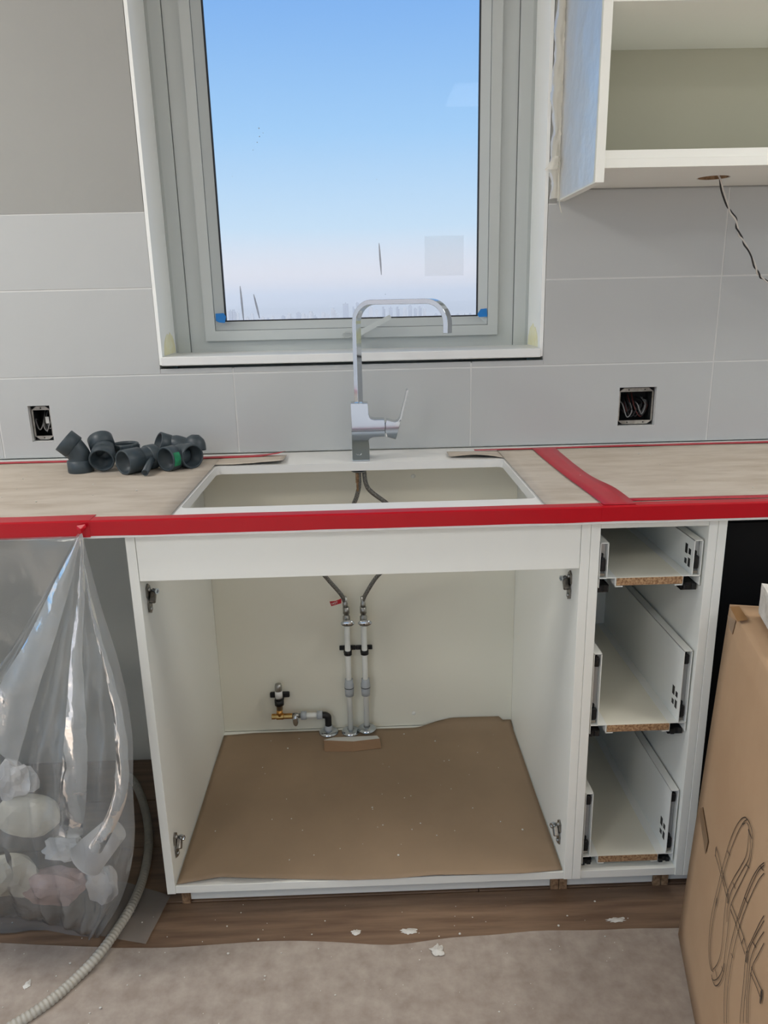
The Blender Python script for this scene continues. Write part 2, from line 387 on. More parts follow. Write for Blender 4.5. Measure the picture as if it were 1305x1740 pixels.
T_ = [(391,527,6),(397,524,6),(403,530,5),(420,536,5),(428,531,5),(446,536,5),(456,538,5),(463,535,4),(481,534,6),(491,531,6),(497,537,5),(507,528,7),(515,530,6),(521,533,5),(529,527,7),(536,533,5),(549,528,6),(556,531,6),(566,521,7),(572,530,5),(587,514,9),(601,519,4),(607,511,5),(630,520,6),(640,523,5),(652,519,5),(664,521,6),(676,519,5),(688,520,6),(697,516,6),(706,521,5),(714,518,5),(722,522,5),(741,530,5),(752,532,5),(778,531,6),(790,533,5),(800,530,5)]
for (x, t, w_) in T_:
    lb = None
    if x == 587: lb = 'widest tall tower in the hazy skyline left of the faucet'
    if x == 607: lb = 'slim tallest tower in the hazy skyline right beside the faucet neck'
    tower(x, t+2, w_, 3000+24*(T_.index((x, t, w_))*17 % 38), lb, random.choice(['city', 'city_b']))
lo = MB()
for i in range(420):
    y = random.choice([random.uniform(2300, 2900), random.uniform(4000, 4800)]); x = random.uniform(-.28, .24)*y*1.1; h = random.uniform(10, 34); w_ = random.uniform(9, 26)
    lo.box(x-w_, x+w_, y, y+w_*1.5, GZ, GZ+h)
tag(lo.build('low_city_blocks', MT['city'], origin=(0, 2300, GZ)), 'mass of low pale city blocks under the skyline towers', 'buildings', kind='stuff')
hl = MB()
def hill_fn(u, v):
    x = -5200 + 10400*u; y = 9000 + 1500*v
    h = 60 + 130*max(0, nz(u*2.6+3.1)) + 60*math.exp(-((u-.20)/.1)**2) + 70*math.exp(-((u-.72)/.12)**2) + 12*nz(u*23)
    return (x, y, GZ + h*math.sin(PI*min(.5, v*.5)) if v < 1 else GZ + h)
hl.grid(hill_fn, 80, 6); struct(hl.build('distant_hills', MT['hill'], origin=(0, 9000, GZ)), 'low hazy hills behind the city skyline', 'hills')
hz = bpy.data.materials.new('haze'); hz.use_nodes = True; t = hz.node_tree; t.nodes.clear()
o_ = t.nodes.new('ShaderNodeOutputMaterial'); vsn = t.nodes.new('ShaderNodeVolumeScatter'); vsn.inputs['Density'].default_value = .00030; vsn.inputs['Anisotropy'].default_value = .38; vsn.inputs['Color'].default_value = (1,.975,.955,1)
t.links.new(vsn.outputs[0], o_.inputs['Volume'])
hb_ = MB().box(-9000, 9000, 300, 12500, GZ-5, 90).build('haze', hz, origin=(0, 300, GZ)); tag(hb_, 'pale city haze lying over the skyline', 'haze', kind='stuff')

# ------------------------------------------------------------------ countertop and its coverings
HX, HY0, HY1 = .356, -.543, -.155
ct = thing('countertop', (0, -.3, .905), 'white stone countertop with a rectangular sink cut-out', 'countertop')
MB().plate([(-2.4,-.631), (2.4,-.631), (2.4,.006), (-2.4,.006)], rrect(-HX, HX, HY0, HY1, .014), CT-.020, CT).build('slab', MT['counter'], ct)
MB().bevbox(-2.4, 2.4, -.631, -.596, .905, CT-.020, .001).build('front_edge', MT['counter'], ct)
def paper(name, m, parts, label, cat='paper', t=.0012, origin=None):
    mb = MB()
    for fn, nu, nv in parts: mb.grid(fn, nu, nv)
    o = mb.build(name, MT[m], fixn=False); solidify(o, t, 1); return tag(o, label, cat, 'brown protection paper')
def cz(x, y): return CT + .0012 + .0010*(1+nz(x*6, y*9, 2))
def L_main(u, v):
    x = -2.38 + (2.38-.361)*u; y = -.618 + .570*v; return (x, y, cz(x, y))
def L_tong(u, v):
    x = -.361 + .170*u; y0 = -.150 + .004*nz(u*5); y = y0 + (-.048-y0)*v; y -= .010*u*v
    return (x, y, cz(x, y) + (.006*u**2)*(1-v) + .002*u)
paper('protection_paper', 'paper_counter', [(L_main, 60, 14), (L_tong, 14, 5)], 'dusty brown paper taped over the countertop left of the sink cut-out')
def R_main(u, v):
    x = .361 + (2.38-.361)*u; y = -.618 + .570*v; return (x, y, cz(x, y))
def R_tong(u, v):
    x = .361 - .135*u; y = -.150 + .020*u + .003*nz(u*4) + (.090-.03*u)*v
    return (x, y, cz(x, y) + .007*math.sin(PI*min(1, u*1.1))*(1-v) + .004*u)
paper('protection_paper', 'paper_counter', [(R_main, 60, 14), (R_tong, 14, 5)], 'dusty brown paper taped over the countertop right of the sink cut-out')
def tape_front(x0, x1, ytop, zb, label, m='red_tape', lift=0):
    mb = MB(); n = max(4, int((x1-x0)/.03)); e = .0012 + lift
    prof = lambda x: [(ytop + .0025*nz(x*7, 3) , CT+.0042+lift), (-.6290, CT+.0040+lift), (-.6312-e, CT+.0018+lift), (-.6312-e, zb + .0012*nz(x*9, 8))]
    vs = []; fs = []
    for i in range(n+1):
        x = x0 + (x1-x0)*i/n; vs += [(x, y, z) for y, z in prof(x)]
    for i in range(n):
        for k in range(3): fs.append((i*4+k, i*4+k+1, (i+1)*4+k+1, (i+1)*4+k))
    mb.add(vs, fs); o = mb.build('red_tape', MT[m], fixn=False); solidify(o, .0005, 0)
    return tag(o, label, 'tape', 'red tape on the countertop')
tape_front(-.5255, .468, -.606, .9105, 'long red tape wrapped over the counter front edge below the sink cut-out')
tape_front(-2.38, -.505, -.592, .9085, 'wide red tape over the counter front edge where the plastic bag hangs', lift=.0006)
tape_front(.462, 2.38, -.608, .9105, 'red tape over the counter front edge above the drawers', lift=.0006)
def tape_flat(pl, pr, label, dz=.0042, curl=None):
    mb = MB(); a = spline(pl, 8); b = spline(pr, 8); vs = []; n = len(a)
    for i in range(n):
        for k in range(4):
            q = a[i].lerp(b[i], k/3); z = CT + dz + .0007*(1+nz(q.x*14, q.y*14)) + (curl(i/(n-1), k/3) if curl else 0); vs.append((q.x, q.y, z))
    fs = [(i*4+k, i*4+k+1, (i+1)*4+k+1, (i+1)*4+k) for i in range(n-1) for k in range(3)]
    o = mb.add(vs, fs, True).build('red_tape', MT['red_tape_thin'], fixn=False); solidify(o, .0004, 0)
    return tag(o, label, 'tape', 'red tape on the countertop')
tape_flat([(-2.3,-.072,0), (-.94,-.070,0), (-.5,-.073,0), (-.21,-.071,0)], [(-2.3,-.048,0), (-.94,-.046,0), (-.5,-.046,0), (-.195,-.040,0)], 'narrow red tape along the wall behind the pipe fittings', curl=lambda s, k: .010*max(0, s-.9)*10*.8)
tape_flat([(.30,-.062,0), (.6,-.060,0), (1.0,-.058,0), (2.3,-.058,0)], [(.30,-.046,0), (.6,-.040,0), (1.0,-.036,0), (2.3,-.036,0)], 'narrow red tape along the wall under the large electrical box')
tape_flat([(.452,-.050,0), (.452,-.2,0), (.456,-.38,0), (.462,-.5,0), (.467,-.625,0)], [(.514,-.050,0), (.510,-.2,0), (.512,-.38,0), (.530,-.5,0), (.529,-.625,0)], 'wide red tape strip running across the counter from wall to front edge', dz=.0050)
tape_flat([(.53,-.600,0), (.8,-.602,0), (1.2,-.600,0), (2.3,-.600,0)], [(.53,-.580,0), (.8,-.582,0), (1.2,-.576,0), (2.3,-.576,0)], 'second red tape layer on the counter top edge above the drawers', dz=.0046)

# ------------------------------------------------------------------ sink cabinet
CF = -.610; CB = .0195; ZB0, ZB1 = .0705, .0895
sk = thing('sink_cabinet', (0, -.3, 0), 'white open sink base cabinet without doors', 'cabinet')
MB().bevbox(-.450, -.4315, CF, CB, ZB0, .905, .0006).build('side_panel', MT['white_board'], sk)
MB().bevbox(.4315, .4497, CF, CB, ZB0, .905, .0006).build('side_panel', MT['white_board'], sk)
MB().bevbox(-.4313, .4313, CF+.002, .012, ZB0, ZB1, .0006).build('bottom_panel', MT['white_board'], sk)
MB().bevbox(-.4313, .4313, .013, CB, ZB1, .905, .0006).build('back_panel', MT['cab_inner'], sk)
MB().bevbox(-.4308, .4308, CF+.001, CF+.019, .8085, .905, .0006).build('front_apron', MT['white_board'], sk)
bc = on_y(383, 1219, .0125)
MB().lathe([(0,0), (.008,0), (.008,.0012), (0,.0012)], on_x(382, 1218, -.4313), (1,0,0), 16).build('knot_hole', MT['dark'], sk)
for (x, y) in ((703, 1212), (702, 809)):
    MB().lathe([(0,0), (.006,0), (.005,.0014), (0,.0016)], on_y(x, y, .013), (0,-1,0), 16).build('screw_cap', MT['white_edge'], sk)
def hinge(xf, s, yc, zc):
    lx = lambda a, b: (min(xf+s*a, xf+s*b), max(xf+s*a, xf+s*b))
    mb = MB(); lp = [(-.012,.026), (-.002,.033), (.010,.024), (.011,.004), (.006,-.002), (.013,-.012), (.012,-.024), (.004,-.033), (-.010,-.026), (-.011,-.008), (-.006,0), (-.013,.008)]
    mb.extrude([(xf+s*.0005, yc+p[0], zc+p[1]) for p in lp], (s*.003, 0, 0))
    h = mb.build('hinge_plate', MT['hinge'], sk)
    M = Matrix.Translation((xf+s*.009, yc+.002, zc+.004)) @ Matrix.Rotation(math.radians(-40), 4, 'X')
    MB().bevbox(-.006, .006, -.006, .006, -.014, .014, .002, M).build('hinge_arm', MT['hinge'], h)
    MB().lathe([(0,0), (.0065,0), (.0065,.010), (.004,.010), (.004,.008), (0,.008)], (xf+s*.010, yc+.008, zc+.013), (s*.85,-.5,.1), 6, False).build('hex_nut', MT['chrome'], h)
    for dz in (.020, -.022): MB().lathe([(0,.002), (.004,.002), (.0045,0), (.0045,-.002)], (xf+s*.0045, yc, zc+dz), (s,0,0), 10).build('screw', MT['steel'], h)
for px, py, s in ((252,1017,-1), (298,1435,-1), (969,994,1), (951,1413,1)):
    c = on_x(px, py, s*.4315); hinge(s*.4315, -s, c.y, c.z)
# plinth under both cabinets
for x0, x1 in ((-.434,-.415), (.4155,.4340), (.4355,.4535), (.655,.672), (.674,.690)):
    MB().bevbox(x0, x1, -.563, -.05, .0005, ZB0-.0005, .0008).build('plinth_block', MT['chip_block'], sk)
MB().bevbox(-.4145, .415, -.558, -.540, .008, ZB0-.0005, .0006).build('toe_kick', MT['white_board'], sk)
MB().bevbox(.454, .6545, -.558, -.540, .008, ZB0-.0005, .0006).build('toe_kick', MT['white_board'], sk)
MB().bevbox(.691, .98, -.552, -.534, .008, ZB0-.0005, .0006).build('toe_kick', MT['white_board'], sk)
MB().box(-.4145, .6545, -.530, -.525, .0005, ZB0-.001).build('plinth_gap_shade', MT['dark'], sk)  # dark sheet standing in for the shade in the gap under the toe kicks
# brown paper lining the cabinet floor
def pf(u, v):
    e = [(303,1504), (360,1491), (420,1494), (480,1497), (560,1498), (640,1495), (700,1489), (780,1488), (860,1486), (957,1479)]
    k = u*(len(e)-1); i = min(int(k), len(e)-2); f = k-i; px = e[i][0]+(e[i+1][0]-e[i][0])*f; pyy = e[i][1]+(e[i+1][1]-e[i][1])*f
    lift = .013*max(0, math.sin(PI*min(1, u/.30))) + .010*max(0, math.sin(PI*max(0, min(1, (u-.5)/.45))))
    z0 = ZB1 + .0012 + lift*max(0, 1-v*4.5)**1.5
    a = on_z(px, pyy, ZB1 + .0012 + lift)
    yb = -.004 + .014*min(1, max(0, (u-.66)*12)) - .008*max(0, .1-u)*10
    y = a.y + (yb-a.y)*v; x = (-.4285 + .857*u)
    z = z0 + .0012*(1+nz(x*5, y*5, 4)) + .020*max(0, (v-.93)/.07)*max(0, min(1, (u-.68)*9))*(1 if u < .97 else .4)
    return (x, y, z)
o = MB().grid(pf, 70, 40).build('protection_paper', MT['paper_cabinet'], fixn=False); solidify(o, .001, 1)
tag(o, 'brown paper sheet lining the floor of the sink cabinet', 'paper', 'brown protection paper')
fp = thing('folded_flap', (-.05, -.08, ZB1+.002), 'folded cardboard flap lying in front of the chrome pipe collars', 'cardboard')
q = [on_z(550, 1258, .106), on_z(600, 1260, .110), on_z(645, 1255, .106)]; r_ = [on_z(552, 1277, .0935), on_z(600, 1277, .0935), on_z(648, 1271, .0935)]
b_ = [Vector((-.105,-.048,.0955)), Vector((-.04,-.047,.0955)), Vector((.025,-.046,.0955))]
solidify(MB().add(q+b_, [(0,1,4,3), (1,2,5,4)]).build('flap_top', MT['label_white'], fp, fixn=False), .0015)
solidify(MB().add(q+r_, [(0,3,4,1), (1,4,5,2)]).build('flap_front', MT['cardboard_edge'], fp, fixn=False), .0015)
MB().box(-.128, .033, -.108, -.100, ZB1+.003, ZB1+.006).build('flap_layer', MT['cardboard_edge'], fp)

# ------------------------------------------------------------------ drawer cabinet
dcb = thing('drawer_cabinet', (.584, -.3, ZB0), 'narrow white base cabinet holding three open drawers without fronts', 'cabinet')
MB().bevbox(.4503, .4690, CF, CB, ZB0, .905, .0006).build('side_panel', MT['white_board'], dcb)
MB().bevbox(.6820, .6995, CF, CB, ZB0, .905, .0006).build('side_panel', MT['white_board'], dcb)
MB().bevbox(.7000, .7170, CF-.001, CB, ZB0, .905, .0006).build('end_panel', MT['white_board'], dcb)
MB().bevbox(.4692, .6818, CF+.002, .012, ZB0, ZB1, .0006).build('bottom_panel', MT['white_board'], dcb)
MB().bevbox(.4692, .6818, .013, CB, ZB1, .905, .0006).build('back_panel', MT['cab_inner'], dcb)
MB().bevbox(.4692, .6818, CF+.001, CF+.09, .8895, .905, .0006).build('top_rail', MT['white_board'], dcb)
def drawer(zb, ztop, lab):
    Y0, Y1 = -.600, -.09; hgt = ztop-zb
    d = MB().bevbox(.5095, .6435, Y0+.001, Y1, zb-.0165, zb, .0004).build('drawer', MT['cab_inner'], dcb); tag(d, lab)
    MB().box(.5100, .6430, Y0-.0004, Y0+.0008, zb-.0160, zb-.0006).build('chipboard_edge', MT['chipboard'], d)
    for s, xo, xi in ((1, .4735, .4905), (-1, .6780, .6605)):
        xa, xb = min(xo, xi), max(xo, xi); e = .0016
        w_ = MB()
        w_.box(xa, xa+e, Y0, Y1, zb-(.020 if s > 0 else .020 if xo == xa else 0), ztop).box(xb-e, xb, Y0, Y1, zb-(.020 if (s < 0 and xo == xb) else 0), ztop)
        w_.box(xa, xb, Y0, Y1, ztop-e, ztop+.0002).box(min(xi, xi+s*.019), max(xi, xi+s*.019), Y0, Y1, zb-.0005, zb+.0010)
        xe = xi + s*.0165; w_.box(min(xe, xe+s*e), max(xe, xe+s*e), Y0, Y1, zb-.019, zb)
        w_.box(min(xe, xe+s*.016), max(xe, xe+s*.016), Y0, Y1, zb-.0195, zb-.0175)
        w_.box(min(xo, xi), max(xo, xi), Y0, Y1, zb-.001, zb+.0006)
        w_.build('drawer_side', MT['white_edge'], d)
        g = MB().box(xa+e+.001, xb-e-.001, Y0+.012, Y1, zb+.002, ztop-.003).build('slide_insert', MT['metal_slide'], d)
        xm = (xa+xb)/2
        for zc, h_ in ((zb+.024, .013), (ztop-.022, .011)) if hgt > .1 else ((zb+.026, .014),):
            MB().bevbox(xm-.0052, xm+.0052, Y0+.004, Y0+.013, zc-h_, zc+h_, .002).bevbox(xm-.002, xm+.0005, Y0+.006, Y0+.012, zc+h_, zc+h_+.010, .0006).build('fixing_clip', MT['black_plastic'], d)
        MB().bevbox(xm-.0055, xm+.0055, Y0+.006, Y0+.013, zb+.002, zb+.0085, .001).build('metal_bracket', MT['steel'], d)
        ra, rb = (xo-.002, xi+.010) if s > 0 else (xi-.012, xo+.002)
        rn = MB().box(ra, rb, Y0+.018, Y1+.02, zb-.037, zb-.034).box(ra, ra+.002, Y0+.018, Y1+.02, zb-.037, zb-.021).box(rb-.002, rb, Y0+.018, Y1+.02, zb-.037, zb-.021).box(ra+.006, rb-.006, Y0+.015, Y1+.02, zb-.033, zb-.0205)
        rn.bevbox(ra+.003, ra+.012, Y0+.010, Y0+.03, zb-.034, zb-.022, .001).bevbox(rb-.012, rb-.003, Y0+.012, Y0+.03, zb-.034, zb-.021, .001)
        rn.build('runner', MT['black_plastic'], d)
    MB().box(.490, .661, Y1, Y1+.0025, zb-.01, ztop).build('back_wall', MT['white_edge'], d)
    zs0 = zb + (.033 if hgt < .1 else .045)


    for (ya, yb, za, zb_) in ((-.571,-.560,.004,.024), (-.587,-.577,.006,.018), (-.571,-.561,-.018,-.007), (-.587,-.577,-.020,-.002)):
        MB().box(.6601, .6606, ya, yb, zs0+za, zs0+zb_).build('slot', MT['black_plastic'], d)
drawer(.7825, .857, 'shallow top drawer box'); drawer(.4510, .6175, 'deep middle drawer box'); drawer(.1210, .2842, 'deep bottom drawer box')
ap = MB().bevbox(.7195, 1.32, -.575, 0, .0715, .895, .003).bevbox(.7195, 1.32, -.58, -.575, .12, .885, .001).build('black_infill', MT['black_panel']); tag(ap, 'black panel under the counter behind the cardboard box', 'black_infill')  # plain black box filling the bay right of the drawers
MB().bevbox(.7178, 1.335, -.600, -.560, .8955, .9047, .0005).build('counter_strip', MT['white_board'], ct)
MB().bevbox(-1.10, -.4508, -.606, -.566, .8975, .9047, .0005).build('counter_strip', MT['white_board'], ct)
lc = thing('base_cabinet', (-1.5, -.3, 0), 'white cabinet side beyond the hanging plastic bag', 'cabinet')
MB().bevbox(-1.119, -1.10, CF, CB, .001, .9045, .0006).build('side_panel', MT['white_board'], lc)
MB().bevbox(-2.38, -1.1195, CF, CF+.018, .08, .9045, .0006).build('front_panel', MT['white_board'], lc)
MB().bevbox(-2.38, -1.1195, -.55, -.53, .001, .0795, .0006).build('toe_kick', MT['white_board'], lc)

# ------------------------------------------------------------------ upper cabinet
uc = thing('upper_cabinet', (.95, -.16, 1.55), 'white open wall cabinet right of the window', 'cabinet')
GX0, GX1, UF = .5070, .5255, -.322
gb = MB().bevbox(GX0, GX1, UF, -.0005, 1.5510, 2.45, .0006).build('end_panel', MT['white_board'], uc)
MB().bevbox(GX1, 1.60, UF+.012, -.0005, 1.5975, 1.6140, .0005).build('bottom_panel', MT['white_board'], uc)
hc = ((.7972+.868)/2, -.142)
circ = [(hc[0] + .036*math.cos(2*PI*i/32), hc[1] + .036*math.sin(2*PI*i/32)) for i in range(32)]
MB().plate([(GX1, UF+.010), (1.60, UF+.010), (1.60, -.003), (GX1, -.003)], circ, 1.5800, 1.5972).build('light_panel', MT['white_board'], uc)
MB().lathe([(.0362,1.5803), (.0362,1.5970), (.0330,1.5970), (.0330,1.5803)], (hc[0], hc[1], 0), (0,0,1), 32).build('hole_rim', MT['chip_block'], uc)
MB().bevbox(GX1, 1.60, -.010, -.0008, 1.6142, 2.45, .0005).build('back_panel', MT['upper_inner'], uc)
MB().bevbox(GX1, 1.60, UF+.004, -.0105, 1.8800, 1.8985, .0005).build('shelf', MT['white_board'], uc)
MB().bevbox(1.60, 1.6185, UF, -.0005, 1.5510, 2.45, .0005).build('end_panel', MT['white_board'], uc)
MB().bevbox(GX1, 1.60, UF, -.0005, 2.43, 2.45, .0005).build('top_panel', MT['white_board'], uc)
def fm(u, v):
    z = 1.5535 + .895*v; y = -.318 + .294*u; x = GX0 - .0012 - .0008*(1+nz(y*16, z*9)) - .0016*max(0, nz(y*7+z*3, z*2.3, 5))
    return (x, y, z)
MB().grid(fm, 40, 90).build('protective_film', MT['door_film'], gb, fixn=False)
def fe(u, v):
    z = 1.556 + .89*v; k = .35 + .65*abs(nz(z*7, 1)) + .25*nz(z*23, 4); wv = .012 + .030*max(0, k-.25)
    x = GX0 - .002 - wv*math.sin(PI*.5*u)*1.1 - .004*abs(nz(u*4, z*60)); y = -.028 + .022*u - .008*nz(z*31, u*3) - .010*math.sin(PI*u)
    return (x, y, z)
MB().grid(fe, 9, 150).build('loose_film_edge', MT['door_film'], gb, fixn=False)
def fe2(u, v):
    p = on_y(947, 275, -.03); z = p.z - .018 + .030*v; x = GX0 - .003 - .036*u*(1-.55*v) - .004*nz(u*5, v*5); y = -.028 - .012*math.sin(PI*u) + .006*nz(u*6, v*4, 3)
    return (x, y, z)
MB().grid(fe2, 10, 8).build('loose_film_corner', MT['door_film'], gb, fixn=False)
MB().tube(spline([on_y(947, 275, -.03), on_y(950, 310, -.03), on_y(950, 340, -.03), on_y(954, 362, -.03)], 6), .0012, 6).build('film_string', MT['door_film'], gb)
# cable hanging out of the hole
wp = spline([(hc[0]+.004, hc[1], 1.596), on_y(1223, 303, hc[1]), on_y(1228, 325, -.13), on_y(1236, 348, -.12), on_y(1241, 360, -.12), on_y(1250, 372, -.12), on_y(1254, 392, -.12), on_y(1266, 415, -.115), on_y(1277, 437, -.11), on_y(1287, 462, -.10), on_y(1297, 474, -.10), on_y(1312, 481, -.10), on_y(1335, 478, -.09)], 8)
cb = thing('hanging_cable', wp[0], 'twisted black and white wire hanging from the hole under the wall cabinet', 'cable')
for ph, m in ((0, 'wire_black'), (PI, 'wire_white')):
    pts = []
    for i, p in enumerate(wp):
        a = i*.17*(.5+.5*math.sin(i*.13)) + ph; pts.append(p + Vector((.0022*math.cos(a), .0022*math.sin(a), .001*math.sin(a*2))))
    MB().tube(pts, .0019, 7).build('wire_strand', MT[m], cb)

# ------------------------------------------------------------------ electrical boxes in the wall
def ebox(B, label, big):
    x0, x1, z0, z1 = B; t = thing('electrical_box', ((x0+x1)/2, .03, z0), label, 'electrical box', 'electrical boxes set in the tiles')
    a = .003; X0, X1, Z0, Z1 = x0+a, x1-a, z0+a, z1-a
    MB().box(X0, X1, .068, .070, Z0, Z1).box(X0, X0+.0015, .014, .068, Z0, Z1).box(X1-.0015, X1, .014, .068, Z0, Z1).box(X0, X1, .014, .068, Z0, Z0+.0015).box(X0, X1, .014, .068, Z1-.0015, Z1).build('box_shell', MT['dark'], t)
    rg = MB()
    rg.add([(x, y, z) for y in (.012, .0145) for x, z in ((X0, Z1-.010), (X1, Z1-.010), (X1-.014, Z1), (X0+.014, Z1))], [(0,1,2,3), (7,6,5,4), (0,4,5,1), (1,5,6,2), (2,6,7,3), (3,7,4,0)])
    rg.add([(x, y, z) for y in (.012, .0145) for x, z in ((X0, Z0+.010), (X1, Z0+.010), (X1-.014, Z0), (X0+.014, Z0))], [(3,2,1,0), (4,5,6,7), (1,5,4,0), (2,6,5,1), (3,7,6,2), (0,4,7,3)])
    rg.box(X0, X0+.004, .0122, .0144, Z0+.01, Z1-.01).box(X1-.004, X1, .0122, .0144, Z0+.01, Z1-.01)
    g = rg.build('mounting_ring', MT['metal_box'], t)
    for zz in (Z0+.005, Z1-.005):
        for fx in ((.28, .74) if big else (.5,)): MB().lathe([(0,.0005), (.0018,.0005), (.0018,-.0002)], (X0+(X1-X0)*fx, .012, zz), (0,-1,0), 8).build('screw_hole', MT['dark'], g)
    rnd = random.Random(3 if big else 5)
    for k in range(14 if big else 4):
        w0 = X1-X0; h0 = Z1-Z0; cx = X0 + w0*rnd.uniform(.18, .82); s = rnd.uniform(.15, .4)*w0*.5; yy = rnd.uniform(.024, .05)
        pts = [(cx-s, .064, Z0+h0*rnd.uniform(.3, .8)), (cx-s*.9, yy, Z0+h0*rnd.uniform(.35, .6)), (cx, yy-.004, Z0+h0*rnd.uniform(.16, .3)), (cx+s, yy, Z0+h0*rnd.uniform(.35, .6)), (cx+s*.6, .064, Z0+h0*rnd.uniform(.5, .8))]
        MB().tube(spline(pts, 5), .0017, 6).build('wire', MT[(['wire_grey', 'wire_black', 'wire_black', 'wire_red', 'wire_black', 'wire_grey', 'wire_black'][k % 7]) if big else rnd.choice(['wire_grey', 'wire_black'])], t)
    if not big:
        MB().bevbox(X0+.026, X0+.036, .030, .034, Z0+.040, Z0+.058, .001).build('wire_label', MT['label_white'], t)
ebox(BXL, 'small open electrical box in the tiles left of the pipe fittings', False)
ebox(BXR, 'large open electrical box full of wires in the right tiles', True)

# ------------------------------------------------------------------ faucet
FY0, FY1 = -.138, -.096
fa = thing('faucet', (.004, -.117, CT), 'square chrome kitchen faucet with arched flat spout behind the sink cut-out', 'faucet')
def fz(px, py, y=FY0): return on_y(px, py, y)
def zoomp(zx, zy): return (590 + zx*120/1305, 650 + zy*140/1522)
lpz = [(62,385),(378,385),(388,480),(392,580),(410,640),(440,672),(500,690),(690,690),(700,800),(700,1000),(480,1012),(425,1035),(400,1075),(395,1140),(398,1430),(85,1430)]
P_ = [fz(*zoomp(*p)) for p in lpz]
x0_, x1_ = P_[0].x, P_[-1].x; base_z = CT+.0005
lo_ = [(p.x, FY0, max(base_z, p.z)) for p in P_]
for i in (0,): lo_[i] = (-.0185, FY0, lo_[i][2])
lo_[-1] = (-.0185, FY0, base_z); lo_[-2] = (.0252, FY0, base_z); lo_[-3] = (.0252, FY0, lo_[-3][2])
bo = MB().extrude(lo_, (0, FY1-FY0, 0)).build('body', MT['chrome'], fa)
bv = bo.modifiers.new('edges', 'BEVEL'); bv.width = .0012; bv.segments = 2; bv.limit_method = 'ANGLE'; bv.angle_limit = math.radians(50)
zs_ = fz(*zoomp(100, 905)).z
MB().box(-.0187, P_[8].x-.001, FY0-.0003, FY0+.001, zs_-.0006, zs_+.0006).build('seam', MT['dark'], bo)
mk = MB(); zc = fz(*zoomp(240, 1330)).z
mk.tube([(-.0085, FY0-.0002, zc+.0025), (-.005, FY0-.0002, zc-.002), (-.002, FY0-.0002, zc+.001), (.0005, FY0-.0002, zc-.002), (.003, FY0-.0002, zc-.0005), (.0048, FY0-.0002, zc+.0028)], .0006, 5)
mk.build('maker_mark', MT['chrome_dark'], bo)
hp = [fz(*zoomp(*p), FY0+.003) for p in [(728,690),(880,730),(945,715),(985,670),(1000,680),(960,850),(900,1055),(730,1010),(700,900),(708,780)]]
hb2 = MB().extrude(hp, (0, .036, 0)).build('handle', MT['chrome'], fa); bv = hb2.modifiers.new('edges', 'BEVEL'); bv.width = .0012; bv.segments = 2; bv.limit_method = 'ANGLE'; bv.angle_limit = math.radians(40)
lp_ = [fz(*zoomp(*p), FY0+.003) for p in [(940,712),(975,660),(1000,560),(1060,330),(1095,150),(1120,132),(1130,145),(1085,340),(1025,570),(998,690),(965,735)]]
MB().extrude(lp_, (0, .034, 0)).build('lever', MT['chrome'], hb2)
MB().lathe([(0,0), (.015,0), (.015,.010), (0,.010)], (P_[8].x-.002, -.117, (hp[0].z+hp[6].z)/2+.001), (1,0,0), 20).build('pivot', MT['chrome'], hb2)
al = math.radians(35); dv = Vector((math.cos(al), -math.sin(al), 0)); pv = Vector((math.sin(al), math.cos(al), 0))
S0 = Vector((.0015, -.117, P_[0].z - .004)); ztop = 1.3215; Rb = .050; en = on_y(762, 566, -.258); Lr = (Vector((en.x, en.y, 0)) - Vector((S0.x, S0.y, 0))).dot(dv)
path = [(0, S0.z), (0, ztop-Rb)] + [(Rb - Rb*math.cos(t), ztop-Rb + Rb*math.sin(t)) for t in [PI/2*i/10 for i in range(1, 11)]] + [(Lr-Rb + Rb*math.sin(t), ztop-Rb + Rb*math.cos(t)) for t in [PI/2*i/10 for i in range(0, 11)]] + [(Lr, en.z)]
vs = []; fs = []; n = len(path)
for i, (s_, z_) in enumerate(path):
    a = path[max(i-1, 0)]; b = path[min(i+1, n-1)]; t = Vector((b[0]-a[0], b[1]-a[1])).normalized(); nn = Vector((-t.y, t.x))
    for su, sv in ((-1,-1), (1,-1), (1,1), (-1,1)):
        q = Vector((s_, z_)) + nn*(.0058*su); vs.append(S0*1.0 + dv*q.x + pv*(.0108*sv) + Vector((0, 0, q.y - S0.z)))
for i in range(n-1):
    for k in range(4): fs.append((i*4+k, i*4+(k+1) % 4, (i+1)*4+(k+1) % 4, (i+1)*4+k))
fs += [(3,2,1,0), tuple((n-1)*4+k for k in range(4))]
so = MB().add(vs, fs).build('spout', MT['chrome'], fa); bv = so.modifiers.new('edges', 'BEVEL'); bv.width = .0008; bv.segments = 2; bv.limit_method = 'ANGLE'; bv.angle_limit = math.radians(50)
MB().box(S0.x-.008, S0.x+.009, S0.y-.008, S0.y+.008, S0.z+.002, S0.z+.0055).build('spout_collar', MT['chrome_dark'], so)
# under the counter: plate, studs
MB().lathe([(0,0), (.021,0), (.021,-.004), (0,-.004)], (-.004, -.130, CT-.0205), (0,0,1), 20).build('mounting_plate', MT['black_plastic'], fa)
MB().lathe([(0,-.004), (.019,-.004), (.018,-.007), (0,-.007)], (-.002, -.130, CT-.0205), (0,0,1), 20).build('mounting_washer', MT['steel'], fa)
MB().lathe([(0,0), (.0042,0), (.0042,-.028), (.0028,-.028), (.0028,-.05), (0,-.05)], (-.008, -.135, CT-.0275), (0,0,1), 12).build('mounting_stud', MT['chip_block'], fa)

